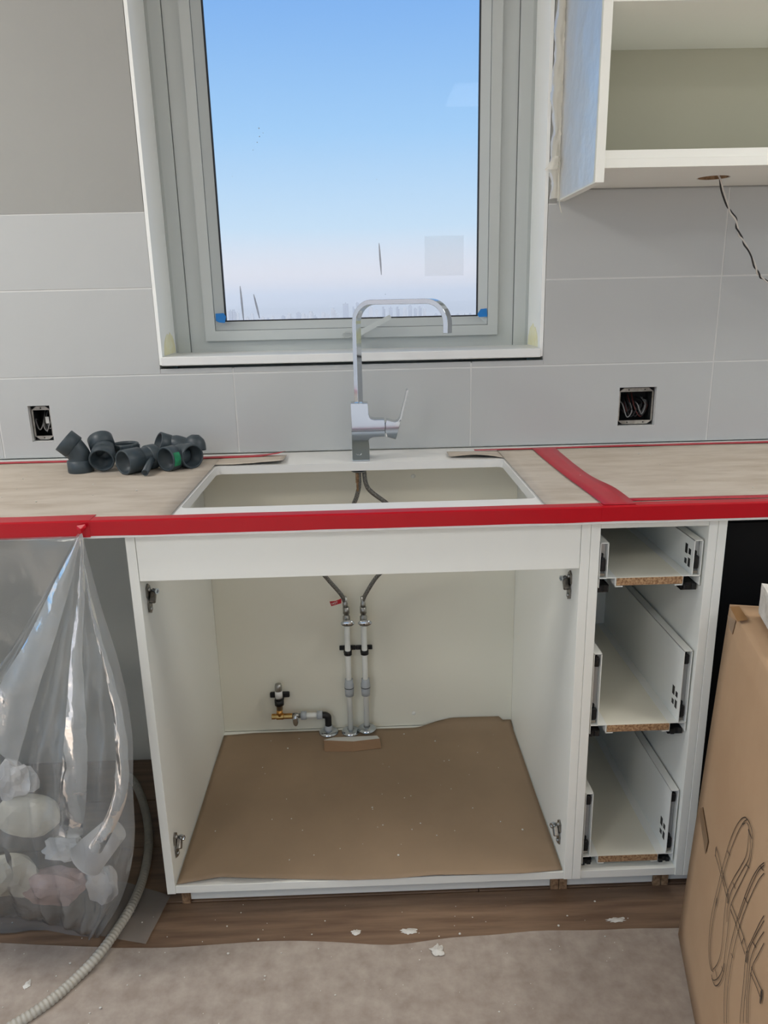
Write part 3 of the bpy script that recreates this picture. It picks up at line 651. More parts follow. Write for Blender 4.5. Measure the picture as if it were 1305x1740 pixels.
# ------------------------------------------------------------------ water lines in the cabinet
PY = -.016
def hose(pts, label):
    t = thing('braided_hose', pts[-1], label, 'hose', 'braided hoses under the faucet')
    sp = spline(pts, 10); MB().tube(sp, .0058, 10).build('hose_body', MT['braid'], t)
    a, b = Vector(pts[-1]), Vector(pts[-2])
    MB().lathe([(0,0), (.0075,0), (.0075,.010), (.0062,.012), (.0062,.030), (0,.030)], a, (b-a), 14).build('crimp_sleeve', MT['steel'], t)
    return t
V1, V2 = Vector((-.0525, PY-.010, .462)), Vector((-.0045, PY-.010, .461))
h1 = hose([(-.003, -.128, .905), (-.006, -.126, .86), (-.026, -.11, .807), (-.075, -.09, .74), (-.112, -.07, .67), (-.115, -.055, .62), (-.098, -.045, .587), (-.066, -.035, .54), (-.0555, V1.y, .5125), (-.0545, V1.y, .498)], 'braided steel hose with red hot tag at the left shut-off valve')
h2 = hose([(.010, -.124, .905), (.020, -.12, .86), (.076, -.10, .805), (.108, -.08, .74), (.105, -.065, .67), (.070, -.05, .625), (.034, -.04, .587), (.004, -.03, .535), (-.0045, V2.y, .512), (-.0045, V2.y, .497)], 'braided steel hose without a tag at the right shut-off valve')
tg = [on_y(*p, V1.y-.008) for p in ((560,1022),(563,1030),(580,1025),(580,1017),(570,1021))]
go = solidify(MB().add(tg, [(0,1,2,3,4)]).build('hot_tag', MT['red_tape_thin'], h1, fixn=False), .0006)
MB().lathe([(.0064,0), (.0068,0), (.0068,.008), (.0064,.008)], (-.0553, V1.y, .517), (-.1,0,1), 12).build('tag_band', MT['label_white'], h1)
fc = bpy.data.curves.new('tag_text', 'FONT'); fc.body = 'HOT'; fc.size = .0085; fc.extrude = .0002; fo = bpy.data.objects.new('tag_text', fc); COL.objects.link(fo)
bpy.context.view_layer.update(); me = bpy.data.meshes.new_from_object(fo.evaluated_get(bpy.context.evaluated_depsgraph_get())); bpy.data.objects.remove(fo)
tx = bpy.data.objects.new('tag_lettering', me); me.materials.append(MT['label_white']); COL.objects.link(tx); tx.parent = go
p = on_y(564, 1028.0, V1.y-.0088) - WL[h1.name]; tx.location = p; tx.rotation_euler = (PI/2, math.radians(-17), 0)
def esc(c, par, r=.029):
    MB().lathe([(.0095,.010), (.014,.010), (r*.8,.008), (r,.003), (r,0), (.0095,0)], c, (0,0,1), 28).build('pipe_collar', MT['chrome'], par)
def riser(x, V, label):
    t = thing('water_riser', (x, PY, ZB1+.004), label, 'pipe', 'white water risers in the sink cabinet')
    MB().tube([(x, PY, ZB1+.003), (x, PY, .30), (V.x, PY-.006, V.z-.005)], .0082, 14).build('pipe', MT['pex'], t)
    esc((x, PY-(.004 if x > -.03 else 0), ZB1+.0035+(.010 if x > -.03 else 0)), t, .0275)
    MB().lathe([(.0085,-.026), (.0125,-.026), (.013,-.014), (.0135,.0), (.0135,.012), (.012,.014), (.012,.026), (.0085,.026)], (x, PY, .240), (0,0,1), 20).build('coupling', MT['coupling'], t)
    MB().lathe([(.0138,-.0012), (.0138,.0012)], (x, PY, .240), (0,0,1), 20).build('coupling_ring', MT['black_plastic'], t)
    cl = MB().bevbox(x-.0250, x+.0225, .003, .0125, .349, .361, .0015).bevbox(x-.012, x+.011, PY-.006, .004, .350, .360, .002); cl.lathe([(.0086,-.007), (.0115,-.007), (.0115,.007), (.0086,.007)], (x, PY, .352), (0,0,1), 18).build('pipe_clamp', MT['black_plastic'], t)
    va = MB().lathe([(.0085,-.016), (.0105,-.016), (.0105,.006), (.0075,.008), (.0075,.016), (.0095,.016), (.0095,.034), (0,.034)], V, (0,0,1), 12).build('stop_valve', MT['steel'], t)
    hm = MB(); hc_ = V + Vector((.004, -.030, -.002)); vs = []; 
    bm = bmesh.new(); bmesh.ops.create_uvsphere(bm, u_segments=20, v_segments=12, radius=1)
    for v in bm.verts: v.co = hc_ + Vector((v.co.x*.0195, v.co.y*.007, v.co.z*.0100))
    hm.frombm(bm, smooth=True).build('valve_handle', MT['chrome'], va)
    MB().tube([V, hc_], .005, 10).build('valve_stem', MT['steel'], va)
    MB().lathe([(0,0), (.0024,0), (.0024,.001), (0,.001)], hc_ + Vector((-.002, -.0059, -.001)), (0,-1,0), 10).build('handle_screw', MT['dark'], va)
riser(-.0525, V1, 'left white water riser with chrome valve below the red tag'); riser(-.0045, V2, 'right white water riser with chrome valve')
br = thing('dishwasher_branch', (-.118, PY, ZB1+.004), 'brass and white water branch with hammer arrester in the cabinet corner', 'pipe')
esc((-.118, -.016, ZB1+.004), br, .0285)
MB().lathe([(0,0), (.0115,0), (.0115,.020), (0,.020)], (-.118, PY, ZB1+.008), (0,0,1), 18).build('coupling', MT['coupling'], br)
MB().tube(spline([(-.118, PY, .118), (-.118, PY, .138), (-.119, PY, .147), (-.127, PY, .1515), (-.137, PY, .152)], 5), .0098, 12).build('elbow', MT['black_plastic'], br)
for xa, xb in ((-.150, -.134), (-.197, -.181)):
    MB().lathe([(.008,0), (.0125,0), (.0125,xb-xa), (.008,xb-xa)], (xa, PY, .1525), (1,0,0), 18).build('coupling', MT['coupling'], br)
MB().tube([(-.198, PY, .1525), (-.136, PY, .1525)], .0082, 14).build('pipe', MT['pex'], br)
vb = MB().lathe([(0,0), (.009,0), (.009,.014), (.007,.016), (.007,.026), (0,.026)], (-.222, PY, .1525), (1,0,0), 12).build('stop_valve', MT['steel'], br)
bm = bmesh.new(); bmesh.ops.create_uvsphere(bm, u_segments=20, v_segments=12, radius=1)
for v in bm.verts: v.co = Vector((-.211, PY-.028, .1525)) + Vector((v.co.x*.0085, v.co.y*.006, v.co.z*.0175))
MB().frombm(bm, smooth=True).build('valve_handle', MT['chrome'], vb)
MB().tube([(-.211, PY, .1525), (-.211, PY-.026, .1525)], .005, 10).build('valve_stem', MT['steel'], vb)
te = MB().lathe([(0,0), (.0085,0), (.0085,.010), (.0075,.010), (.0075,.014), (.010,.014), (.010,.034), (.0085,.036), (.0085,.060), (0,.060)], (-.283, PY, .1525), (1,0,0), 8, False)
te.lathe([(0,0), (.0090,0), (.0090,.022), (0,.022)], (-.259, PY, .1525), (0,0,1), 12).build('brass_tee', MT['brass'], br)
ha = MB().lathe([(0,0), (.0095,0), (.0095,.018), (.0105,.018), (.0105,.076), (.009,.083), (0,.084)], (-.2585, PY, .1745), (0,0,1), 18).build('hammer_arrester', MT['steel'], br)
MB().lathe([(.0107,.040), (.0108,.040), (.0108,.062), (.0107,.062)], (-.2585, PY, .1745), (0,0,1), 18).build('arrester_label', MT['label_white'], ha)
MB().bevbox(-.287, -.230, .002, .0125, .203, .219, .002).lathe([(.0108,-.010), (.0135,-.010), (.0135,.006), (.0108,.006)], (-.2585, PY, .201), (0,0,1), 18).bevbox(-.271, -.246, PY, .004, .200, .212, .002).build('pipe_clamp', MT['black_plastic'], br)

# ------------------------------------------------------------------ dark grey drain fittings on the counter
TOP = CT + .0032; RO, RI, RP = .0300, .0255, .0262
def hub(par, c, d, ln=.028, ro=RO, ri=RI):
    d = Vector(d).normalized()
    return MB().lathe([(0,-.044), (ri*.78,-.044), (ri*.80,-.021), (ri,-.020), (ri,-.001), (ri+.0008,0), (ro-.0008,0), (ro,-.001), (ro,-ln), (RP*.98,-ln-.002)], c, d, 32).build('hub', MT['abs'], par)
def bend(par, pts, r=RP): return MB().tube(spline(pts, 7), r, 20, cap=False).build('body', MT['abs'], par)
def fit(name, c, label): return thing(name, (c[0], c[1], TOP), label, 'pipe fitting', 'dark grey drain fittings on the counter')
def V(*a): return Vector(a)
# 45 degree elbow standing on one hub
ca = on_z(131, 806, TOP); ca = V(ca.x, ca.y+.029, TOP); t = fit('elbow_fitting', ca, 'grey elbow fitting standing upright at the left end of the pile')
da = V(-.72, -.12, .68).normalized(); ea = ca + V(-.030, -.006, .080)
hub(t, ca + V(0,0,.0005), (0,0,-1)); hub(t, ea, da); bend(t, [ca + V(0,0,.020), ca + V(0,0,.040), ea - da*.024, ea - da*.010])
# second elbow, opening towards the viewer
cb_ = on_y(170, 790, -.212); db = V(.10, -.93, -.30).normalized(); cb_.x += .005; cb_.z = TOP + .0315; t = fit('elbow_fitting', cb_, 'grey elbow fitting tipped forward with its opening facing the viewer')
eb = cb_ + V(-.022, .068, .042); db2 = V(-.35, .55, .60).normalized()
hub(t, cb_, db); hub(t, eb, db2); bend(t, [cb_ - db*.018, cb_ - db*.032 + V(0,0,.004), eb - db2*.028, eb - db2*.010])
# branch tailpiece with small barb
dd = V(-.60, -.80, 0).normalized(); cd_ = on_y(209, 787, -.238); cd_.z = TOP + RO; t = fit('branch_fitting', cd_, 'grey branch fitting with a small side spout')
hub(t, cd_, dd, .045); e2_ = cd_ - dd*.092; hub(t, e2_, -dd, .022); bend(t, [cd_ - dd*.03, cd_ - dd*.05, cd_ - dd*.075])
ba = cd_ - dd*.050 + V(.026, -.010, -.004); bd = V(.02, -.96, -.26).normalized()
MB().lathe([(0,.052), (.0058,.052), (.0058,.060), (.0080,.060), (.0080,.0), (.010,-.006), (0,-.006)], ba, bd, 16).build('barb', MT['abs'], t)
MB().lathe([(0,.0), (.006,.0)], ba + bd*.0592, bd, 12).build('barb_bore_shade', MT['abs_shade'], t)  # flat darker disc stands for the shade inside the barb
# threaded nut standing behind it
cc = on_y(212, 753, -.118); t = fit('slip_nut_fitting', cc, 'grey fitting with notched nut ring standing upright behind the branch fitting')
MB().lathe([(RP,0), (RP,cc.z-TOP-.024), (RI,cc.z-TOP-.024), (RI,0), (RP,0)], (cc.x, cc.y, TOP), (0,0,1), 28).build('body', MT['abs'], t)
nu = MB().lathe([(.0265,-.004), (.0275,0), (.0325,0), (.0335,-.003), (.0335,-.022), (.026,-.022), (.0265,-.004)], cc, (0,0,1), 32).build('nut', MT['abs'], t)
for k in range(8):
    a = 2*PI*k/8; MB().bevbox(-.003, .003, -.003, .003, -.009, .009, .001, Matrix.Translation((cc.x+.0332*math.cos(a), cc.y+.0332*math.sin(a), cc.z-.012)) @ Matrix.Rotation(a, 4, 'Z')).build('nut_lug', MT['abs'], nu)
# right-angle elbow showing both openings
cf = on_y(281, 782, -.212); cf.z = TOP+RO; df_ = V(-.55, -.84, 0).normalized(); cg = on_y(328, 777, -.186); cg.z = TOP+RO; dg = V(.70, -.71, 0).normalized()
t = fit('elbow_fitting', cf, 'grey right-angle elbow with green sticker showing both openings')
h_ = hub(t, cf, df_); hub(t, cg, dg); mid = (cf - df_*.062 + cg - dg*.062)/2
bend(t, [cf - df_*.02, cf - df_*.036, mid, cg - dg*.036, cg - dg*.02])
st = []
ax = df_.orthogonal().normalized(); bx2 = df_.cross(ax); sd_ = V(.84, -.55, 0)
vs = []
for i in range(9):
    an = math.radians(-30 + 8*i)
    rad = sd_*math.cos(an) + V(0,0,1)*math.sin(an); vs += [cf - df_*.002 + rad*(RO+.0006), cf - df_*.021 + rad*(RO+.0006)]
solidify(MB().add(vs, [(2*i, 2*i+1, 2*i+3, 2*i+2) for i in range(8)]).build('sticker', MT['green'], h_, fixn=False), .0004)
# trap bend lying behind
ce_ = on_y(268, 753, -.095); de = V(-.80, -.45, .38).normalized(); t = fit('trap_bend', ce_, 'grey curved trap bend lying behind the others against the wall')
e0 = ce_ + V(.055, -.004, -.004)
pts = [ce_ - de*.018, ce_ - de*.034 + V(.004,0,0), on_y(300, 755, -.085), on_y(320, 760, -.085), V(on_y(334, 768, -.085).x, -.090, TOP+.045), V(on_y(337, 775, -.085).x, -.095, TOP+RP+.0005)]
hub(t, ce_, de); bend(t, pts, .0235)
# ------------------------------------------------------------------ plastic bag, its contents, loose sheet
YL = [-.640, -.652, -.672, -.695, -.712, -.722, -.716, -.690]
GU = [ # guide folds from the taped corner to the bottom: (pixel x, y), extra depth
 ([(139,907),(172,1030),(203,1130),(224,1240),(226,1340),(228,1440),(205,1530),(168,1594)], .030),
 ([(138,907),(150,1030),(165,1130),(175,1240),(172,1340),(180,1440),(172,1530),(150,1592)], -.004),
 ([(137,907),(132,1030),(125,1130),(118,1240),(108,1330),(118,1430),(125,1515),(120,1580)], -.018),
 ([(136,907),(112,1010),(90,1105),(62,1215),(40,1315),(45,1420),(55,1505),(64,1566)], .006),
 ([(134,907),(92,990),(45,1100),(2,1190),(-25,1290),(-35,1400),(-28,1480),(-10,1556)], -.014),
 ([(133,907),(85,1000),(25,1100),(-25,1180),(-60,1290),(-70,1400),(-65,1480),(-50,1545)], .0),
 ([(131,908),(72,1015),(5,1125),(-60,1190),(-120,1290),(-150,1400),(-150,1480),(-140,1530)], .03)]
gcol = []
for pxs, dy in GU:
    col = []
    for k, (x, y) in enumerate(pxs):
        f = min(1, k/3); p = on_y(x, y, YL[k] + dy*f)
        if k == 7 or p.z < .006: p = on_z(x, y, .006)
        col.append(p)
    gcol.append(spline(col, 7))
nv_ = len(gcol[0]); rowsG = [spline([c[j] for c in gcol], 12) for j in range(nv_)]; nu_ = len(rowsG[0])
vs = []
for j in range(nv_):
    v = j/(nv_-1); amp = min(1, v*2.2)
    for i in range(nu_):
        u = i/(nu_-1); p = rowsG[j][i].copy(); e = min(1, i/6)
        lowv = max(0, min(1, (v-.35)*2.5)); pl = .009*math.sin(u*62 + 2*nz(v*3, u*4)) + .013*abs(nz(u*9, v*5, 1)) + .014*(1-abs(nz(u*7+v*3, v*5, 6)))**6 + lowv*(.030*(1-2*abs(nz(u*8+v*5, v*8-u*3, 4)))*.5 + .020*(1-2*abs(nz(u*15-v*9, v*14, 12)))*.5) + .004*nz(u*40, v*26, 2)
        p.y -= amp*e*pl*(1 if v < .93 else (1-v)/.07); p.x += amp*.006*nz(u*11, v*9, 7)*e
        p.z = max(.004, p.z + (.006*nz(u*9, v*9, 3)*amp if v < .97 else 0)); vs.append(p)
fs = [(j*nu_+i, j*nu_+i+1, (j+1)*nu_+i+1, (j+1)*nu_+i) for j in range(nv_-1) for i in range(nu_-1)]
bgt = thing('plastic_bag', (-.75, -.66, .004), 'clear plastic rubbish bag hanging from the counter edge by red tape', 'bag')
MB().add(vs, fs, True).build('front_sheet', MT['bag_film'], bgt, fixn=False)
def band(nm, pa, pb, dy):
    a = spline([on_y(x, y, YL[min(7, k)] + dy) for k, (x, y) in enumerate(pa)], 8); b = spline([on_y(x, y, YL[min(7, k)] + dy) for k, (x, y) in enumerate(pb)], 8); n = len(a); vv = []
    for k in range(n):
        for q in range(6):
            p = a[k].lerp(b[k], q/5); p.y -= .006*math.sin(PI*q/5)*min(1, k/8) + .007*nz(k*.5, q*1.3); vv.append(p)
    MB().add(vv, [(k*6+q, k*6+q+1, (k+1)*6+q+1, (k+1)*6+q) for k in range(n-1) for q in range(5)], True).build(nm, MT['bag_fold'], bgt, fixn=False)
band('folded_rim', [(136,907),(88,1000),(44,1090),(2,1160),(-30,1250)], [(138,907),(118,1000),(92,1090),(62,1180),(28,1300)], -.026)
band('folded_pleat', [(137,907),(132,1010),(120,1110),(112,1220),(104,1320),(100,1420)], [(139,907),(144,1010),(140,1110),(146,1220),(148,1320),(140,1420)], -.034)
band('folded_pleat', [(140,960),(158,1060),(182,1160),(196,1260),(190,1360),(150,1440)], [(142,960),(166,1060),(196,1160),(216,1260),(214,1360),(172,1450)], -.020)
edge = [vs[j*nu_] for j in range(nv_)]
def backs(u, v):
    j = v*(nv_-1); a = edge[min(nv_-1, int(round(j)))]
    x = a.x + (-1.22-a.x)*u; z = a.z; y = a.y + (-.632-a.y)*min(1, u*5) + .012*nz(u*7, v*5, 9)*min(1, u*8) + .006*nz(u*25, v*12)*min(1, u*8)
    if v < .02: z = .912; y = -.634
    return (x, min(y, -.6325) if z > .8 else y, max(.004, z + (.012*nz(u*6, v*4) if .05 < v < .95 else 0)))
MB().grid(backs, 40, nv_-1).build('back_sheet', MT['bag_film'], bgt, fixn=False)
kn = MB(); c = on_y(138, 905, -.638); kn.add([c + V(*q)*.6 + V(0,-.001,.004) for q in ((-.012,.002,.016), (.016,.002,.020), (.020,-.004,.012), (.003,-.007,-.006), (-.004,-.004,-.010), (-.009,-.006,.004), (.004,-.010,.008))], [(0,1,6), (1,2,6), (2,3,6), (3,4,6), (4,5,6), (5,0,6), (0,5,4,3,2,1)]); kn.build('taped_corner', MT['red_tape'], bgt)
def lump(name, c, r, m, label, cat, seed, sq=(1,1,1), rough=.28):
    bm = bmesh.new(); bmesh.ops.create_icosphere(bm, subdivisions=3, radius=1)
    for v in bm.verts:
        k = 1 + rough*(nz(v.co.x*1.7+seed, v.co.y*1.7, v.co.z*1.7) + .6*abs(nz(v.co.x*4, v.co.y*4+seed, v.co.z*4))); v.co = Vector(c) + Vector((v.co.x*sq[0], v.co.y*sq[1], v.co.z*sq[2]))*r*k
    return tag(MB().frombm(bm).build(name, MT[m]), label, cat, 'rubbish inside the plastic bag')
def cup(c, d, r, h, m, label):
    mb = MB().lathe([(0,0), (r*.72,0), (r*.74,.002), (r,h), (r+.002,h+.001), (r+.002,h+.004), (r-.002,h+.003), (r*.72,.004), (0,.004)], c, d, 28)
    return tag(mb.build('paper_cup', MT[m]), label, 'cup', 'rubbish inside the plastic bag')
def inbag(px, py, y=-.660): return on_y(px, py, y)
cup(inbag(196, 1408), (-.62,-.15,-.60), .038, .085, 'paperwhite', 'white paper cup tipped over inside the plastic bag')
lump('plastic_tub', inbag(48, 1385), .058, 'cream', 'cream rounded tub in the middle of the plastic bag', 'rubbish', 2, (1.15,.5,.85), .08)
lump('crumpled_paper', inbag(28, 1325), .036, 'paperwhite', 'white crumpled tissue near the top of the plastic bag rubbish', 'rubbish', 9, (1,.6,1.1), .5)
lump('crumpled_paper', inbag(95, 1505), .052, 'pink', 'pinkish crumpled packaging at the bottom of the plastic bag', 'rubbish', 14, (1.2,.5,.75), .45)
lump('crumpled_paper', inbag(172, 1500), .040, 'paperwhite', 'white crumpled paper low at the right of the plastic bag', 'rubbish', 21, (.8,.5,1.0), .45)
lump('crumpled_paper', inbag(8, 1490), .058, 'cream', 'cream crumpled wrapper at the left of the plastic bag', 'rubbish', 33, (1.1,.5,.8), .4)
lump('crumpled_paper', inbag(110, 1440), .034, 'label_white', 'small white paper ball between the tub and the cup in the bag', 'rubbish', 41, (1.1,.6,.8), .5)
sh = [on_z(*p, .003) for p in ((-40,1545),(60,1562),(150,1588),(248,1606),(290,1524),(215,1500),(120,1490),(-40,1480))]
bm = bmesh.new(); bm.faces.new([bm.verts.new(p) for p in sh]); bmesh.ops.triangulate(bm, faces=bm.faces[:]); bmesh.ops.subdivide_edges(bm, edges=bm.edges[:], cuts=9, use_grid_fill=True)
for v in bm.verts: v.co.z = .0035 + .0018*(1+nz(v.co.x*14, v.co.y*14)) + .004*max(0, nz(v.co.x*9+2, v.co.y*22))
tag(MB().frombm(bm, smooth=True).build('plastic_sheet', MT['sheet_film'], fixn=False), 'clear plastic sheet lying flat on the wood floor under the bag', 'plastic sheet')

# ------------------------------------------------------------------ ribbed conduit on the floor
cp = [(196,1318), (222,1322), (240,1355), (251,1400), (252,1445), (243,1492), (226,1535), (200,1578), (168,1622), (130,1662), (84,1702), (30,1738), (-40,1775), (-140,1800)]
pts = []
for i, (x, y) in enumerate(cp): pts.append(on_z(x, y, .0112 + (.014 if 6 <= i <= 8 else 0)*.5))
sp = spline(pts, 40); L_ = [0]
for a, b in zip(sp, sp[1:]): L_.append(L_[-1] + (b-a).length)
# resample evenly
step = .0019; tot = L_[-1]; ev = []; k = 0
for i in range(int(tot/step)):
    d_ = i*step
    while L_[k+1] < d_: k += 1
    f = (d_-L_[k])/max(1e-9, L_[k+1]-L_[k]); ev.append(sp[k].lerp(sp[k+1], f))
rad = [.0082 + .0028*abs(math.sin(PI*i*step/.0086))**.7 for i in range(len(ev))]
cn = thing('ribbed_conduit', (ev[len(ev)//2].x, ev[len(ev)//2].y, .0), 'pale grey ribbed conduit curving across the floor from behind the bag', 'conduit')
MB().tube(ev, rad, 12).build('conduit_jacket', MT['conduit'], cn)

# ------------------------------------------------------------------ cardboard box
A = Vector((.6564, -.7056, .0035)); B1 = Vector((.7182, -.6500, .740)); e1 = Vector((-.2398, -.9708, 0)); e2 = Vector((.9708, -.2398, 0)); LB, WB = .72, .46
bx = thing('cardboard_box', A, 'large brown cardboard box with a line drawing on its side', 'box')
upv = B1 - A
def bp(s, w_, h): return A + e1*s + e2*w_ + upv*h
def side(nm, c4):
    n = 14; nrm = (c4[1]-c4[0]).cross(c4[3]-c4[0]).normalized(); inw = nrm.dot(bp(LB/2, WB/2, .5)-c4[0]) > 0
    nrm = -nrm if inw else nrm
    def fn(u, v):
        p = c4[0].lerp(c4[1], u).lerp(c4[3].lerp(c4[2], u), v)
        return p + nrm*(.004*math.sin(PI*u)*math.sin(PI*v)*(1+.6*nz(u*3, v*4)))
    mb = MB().grid(fn, n, n); o = mb.build(nm, MT['cardboard'], bx, fixn=False); solidify(o, .004, 1 if inw else -1); return o
lf = side('left_side', [bp(LB,0,0), bp(0,0,0), bp(0,0,1), bp(LB,0,1)])
side('back_side', [bp(0,0,0), bp(0,WB,0), bp(0,WB,1), bp(0,0,1)])
side('right_side', [bp(0,WB,0), bp(LB,WB,0), bp(LB,WB,1), bp(0,WB,1)])
side('front_side', [bp(LB,WB,0), bp(LB,0,0), bp(LB,0,1), bp(LB,WB,1)])
tp = side('top_flaps', [bp(0,0,1), bp(LB,0,1), bp(LB,WB,1), bp(0,WB,1)])
nrmL = (e1.cross(upv)).normalized()
if nrmL.x > 0: nrmL = -nrmL
def onface(px, py, off=.0052):
    d = FV + RV*((px-652.5)/FPX) - UV*((py-870)/FPX); t_ = (A-CAM).dot(nrmL)/d.dot(nrmL); p = CAM + d*t_
    r = p - A; h = r.z/upv.z; q = r - upv*h; s = q.dot(e1); 
    bul = .004*math.sin(PI*min(1, max(0, s/LB)))*math.sin(PI*min(1, max(0, h)))*1.3
    return p + nrmL*(.0012 + bul)
def strip(mb, pl, w_=.0007):
    P = [onface(1150 + x*155/729, 1370 + y*370/1740) for x, y in pl]; P = spline(P, 5) if len(P) > 2 else P
    vs = []
    for i, p in enumerate(P):
        t_ = (P[min(i+1, len(P)-1)]-P[max(i-1, 0)]).normalized(); b_ = nrmL.cross(t_)*w_; vs += [p+b_, p-b_]
    mb.add(vs, [(2*i, 2*i+1, 2*i+3, 2*i+2) for i in range(len(P)-1)])
pr = MB()
L1o = [(575,92),(545,105),(500,170),(450,290),(400,460),(360,620),(320,780),(290,930),(278,1080),(278,1220),(292,1300),(310,1325)]
L1i = [(590,112),(560,135),(510,230),(455,370),(405,530),(365,690),(325,850),(300,1000),(290,1120),(290,1230),(305,1310)]
L1r = [(575,92),(600,120),(625,180),(637,270),(630,370),(612,470),(560,590),(500,710),(462,800),(448,900),(436,1010),(420,1130),(408,1230),(395,1300),(360,1370),(320,1395),(300,1380)]
L1s = [(590,135),(605,180),(600,290),(585,400),(540,490),(480,590),(432,700),(418,800),(405,920),(395,1050),(380,1170),(350,1260),(310,1310)]
L1b = [(298,1350),(312,1410),(335,1440),(370,1410),(400,1340),(408,1260)]
L1t = [(600,150),(620,300),(608,420),(560,510),(500,620),(462,700),(440,800),(430,930)]
for l_ in (L1o, L1i, L1r, L1s, L1b, L1t, [(330,830),(345,740)], [(432,360),(452,395)], [(555,150),(575,135)], [(600,190),(630,265)], [(585,470),(612,500)], [(480,615),(500,665)], [(330,1310),(345,1375)], [(385,1285),(400,1330)]): strip(pr, l_)
L2o = [(729,455),(690,490),(640,570),(590,690),(545,820),(510,930),(478,1050),(448,1180),(428,1300),(412,1430),(403,1570),(402,1740)]
L2i = [(729,540),(690,590),(640,690),(590,810),(550,920),(515,1040),(485,1160),(460,1290),(440,1420),(428,1560),(424,1740)]
L2c = [(729,475),(680,530),(620,660),(570,790),(530,910)]
L3o = [(729,880),(690,950),(640,1060),(595,1160),(580,1260),(570,1380),(555,1520),(540,1660),(535,1740)]
L3i = [(729,1010),(690,1070),(650,1150),(625,1230),(612,1330),(600,1450),(592,1580),(588,1740)]
L3c = [(729,1100),(690,1180),(640,1280),(620,1400),(605,1560),(600,1740)]
L3d = [(729,920),(670,1030),(615,1150),(600,1300),(588,1440),(570,1600),(562,1740)]
for l_ in (L2o, L2i, L2c, L3o, L3i, L3c, L3d, [(575,735),(597,780)], [(465,1180),(480,1215)], [(700,485),(722,520)], [(640,1090),(665,1135)]): strip(pr, l_)
for l_ in ([(342,325),(328,400)], [(345,345),(400,560),(440,690)], [(332,400),(378,550),(428,730)], [(408,660),(400,560)], [(470,790),(520,920),(570,1060),(592,1150)], [(460,830),(505,950),(550,1100),(580,1190)], [(630,1290),(680,1410),(712,1480)], [(622,1340),(665,1440),(698,1530)], [(715,1470),(712,1530),(700,1585)], [(553,1100),(570,1060)]): strip(pr, l_)
for l_ in ([(335,330),(330,405)], [(705,1480),(695,1580)], [(712,1475),(702,1582)], [(435,700),(432,780)], [(445,700),(440,785)], [(600,1160),(592,1260)], [(590,1165),(585,1250)]): strip(pr, l_, .0011)
solidify(pr.build('line_drawing', MT['ink'], lf, fixn=False), .0002)
def tapeon(px4, label=None):
    q = [onface(*p) + nrmL*.0004 for p in px4]; solidify(MB().add(q, [(0,1,2,3)]).build('packing_tape', MT['box_tape'], lf, fixn=False), .0003)
tapeon([(1189,1375),(1196,1372),(1207,1430),(1202,1452)])
tapeon([(1238,1046),(1252,1054),(1246,1078),(1241,1068)])
q = [on_z(*p, B1.z+.0065) for p in ((1240,1031),(1256,1030),(1271,1053),(1253,1056))]
solidify(MB().add(q, [(0,1,2,3)]).build('packing_tape', MT['box_tape'], tp, fixn=False), .0003)
# white rough block on the box
wb = on_z(1290, 1030, B1.z+.006)
zt = B1.z + .008; c0 = on_z(1289, 1042, zt); c1 = on_z(1305, 1070, zt)
dd_ = (c1-c0).normalized(); ww = Vector((-dd_.y, dd_.x, 0)); ww = ww if ww.x > 0 else -ww
bm = bmesh.new(); bmesh.ops.create_cube(bm, size=1); bmesh.ops.subdivide_edges(bm, edges=bm.edges[:], cuts=5, use_grid_fill=True)
ln_, wd_, ht_ = .17, .10, .058
for v in bm.verts:
    q = c0 + dd_*((v.co.x+.5)*ln_) + ww*((v.co.y+.5)*wd_) + Vector((0, 0, (v.co.z+.5)*ht_)); k = Vector((nz(q.x*40, q.y*40, q.z*40), nz(q.x*40+9, q.y*40, q.z*40), nz(q.x*40, q.y*40+5, q.z*40)))
    v.co = q + k*.003*(1 if v.co.z > -.49 else 0)
tag(MB().frombm(bm).build('plaster_block', MT['plaster'], fixn=True), 'rough white block standing on top of the cardboard box', 'block')

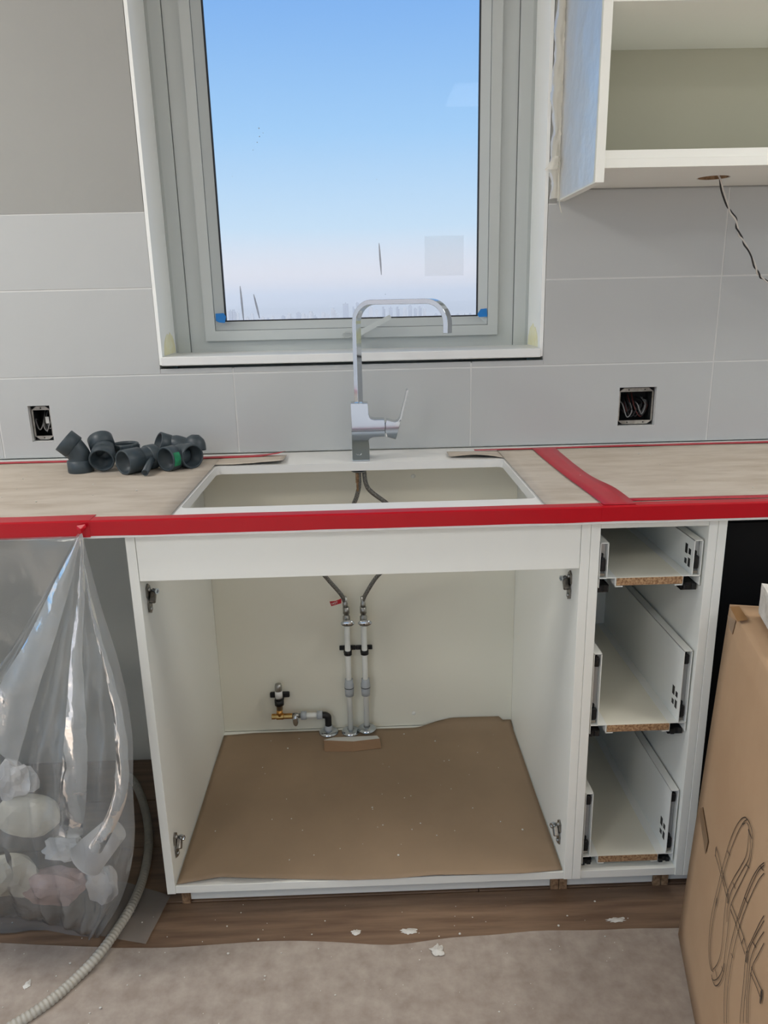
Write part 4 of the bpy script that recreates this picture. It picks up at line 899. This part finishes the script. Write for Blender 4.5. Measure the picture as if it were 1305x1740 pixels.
# ------------------------------------------------------------------ floor paper, plaster specks
def fpap(u, v):
    x = -2.55 + 5.1*u
    e = -.684 + .010*nz(x*2.2, 4) + .006*nz(x*6) + (.020*math.exp(-((x-.05)/.10)**2)*-1) + (.03 if x < -.55 else 0)*min(1, max(0, (-.55-x)*4))
    vv = v**2.2; y = e + (-4.9-e)*vv
    return (x, y, .0012 + .0015*(1+nz(x*3, y*3)) + .003*max(0, nz(x*4+3, 7))*max(0, 1-v*25))
o = MB().grid(fpap, 120, 50).build('protection_paper', MT['paper_floor'], fixn=False); solidify(o, .0008, 1)
tag(o, 'large dusty grey-brown paper sheet covering the floor', 'paper', 'brown protection paper')
def splat(px, py, w_, h_, label, seed, z=.005):
    c = on_z(px, py, z); n = 22; vs = [c + V(0,0,.0022)]
    for k in range(n):
        a = 2*PI*k/n; r = .62 + .7*abs(nz(math.cos(a)*2+seed, math.sin(a)*2+seed*2)) + .25*nz(k*1.9, seed)
        vs.append(c + V(1.45*w_*r*math.cos(a), 1.45*h_*r*math.sin(a), -.0004))
    tag(MB().add(vs, [(0, i+1, (i+1) % n+1) for i in range(n)]).build('plaster_splat', MT['plaster'], fixn=False), label, 'plaster', 'plaster splats on the floor')
splat(743, 1615, .012, .013, 'largest white plaster splat on the floor paper', 3)
splat(605, 1584, .010, .007, 'white plaster splat on the wood in front of the sink cabinet', 5, .0015)
splat(695, 1582, .016, .008, 'faint plaster smear on the wood beside the paper edge', 8, .0015)
splat(1046, 1563, .017, .006, 'plaster splat on the wood in front of the drawers', 11, .0015)
splat(47, 1672, .006, .010, 'small plaster flake on the floor beside the ribbed conduit', 15)
def crumbs(name, n, fn, label, seed):
    rnd = random.Random(seed); mb = MB()
    for i in range(n):
        c = fn(rnd); r = rnd.choice([.0009, .0012, .0016, .0024])*rnd.uniform(.7, 1.2)
        bm = bmesh.new(); bmesh.ops.create_icosphere(bm, subdivisions=1, radius=r)
        for v in bm.verts: v.co = Vector(c) + Vector((v.co.x*rnd.uniform(.7, 1.4), v.co.y, v.co.z*.6 + r*.4))
        mb.frombm(bm)
    tag(mb.build(name, MT['plaster'], origin=mb.v[0]), label, 'crumbs', kind='stuff')
crumbs('plaster_crumbs', 110, lambda r: (r.uniform(-.85, .62), -.57 - abs(r.gauss(0, .22)), .0048), 'white plaster crumbs scattered over the floor', 1)
crumbs('plaster_crumbs', 55, lambda r: (r.uniform(-.40, .40), r.uniform(-.57, -.03), ZB1+.0045), 'white plaster crumbs scattered on the cabinet paper', 2)
crumbs('plaster_crumbs', 26, lambda r: (r.choice([r.uniform(-.8, -.4), r.uniform(.4, 1.0)]), r.uniform(-.57, -.12), CT+.004), 'white plaster crumbs scattered on the counter paper', 3)
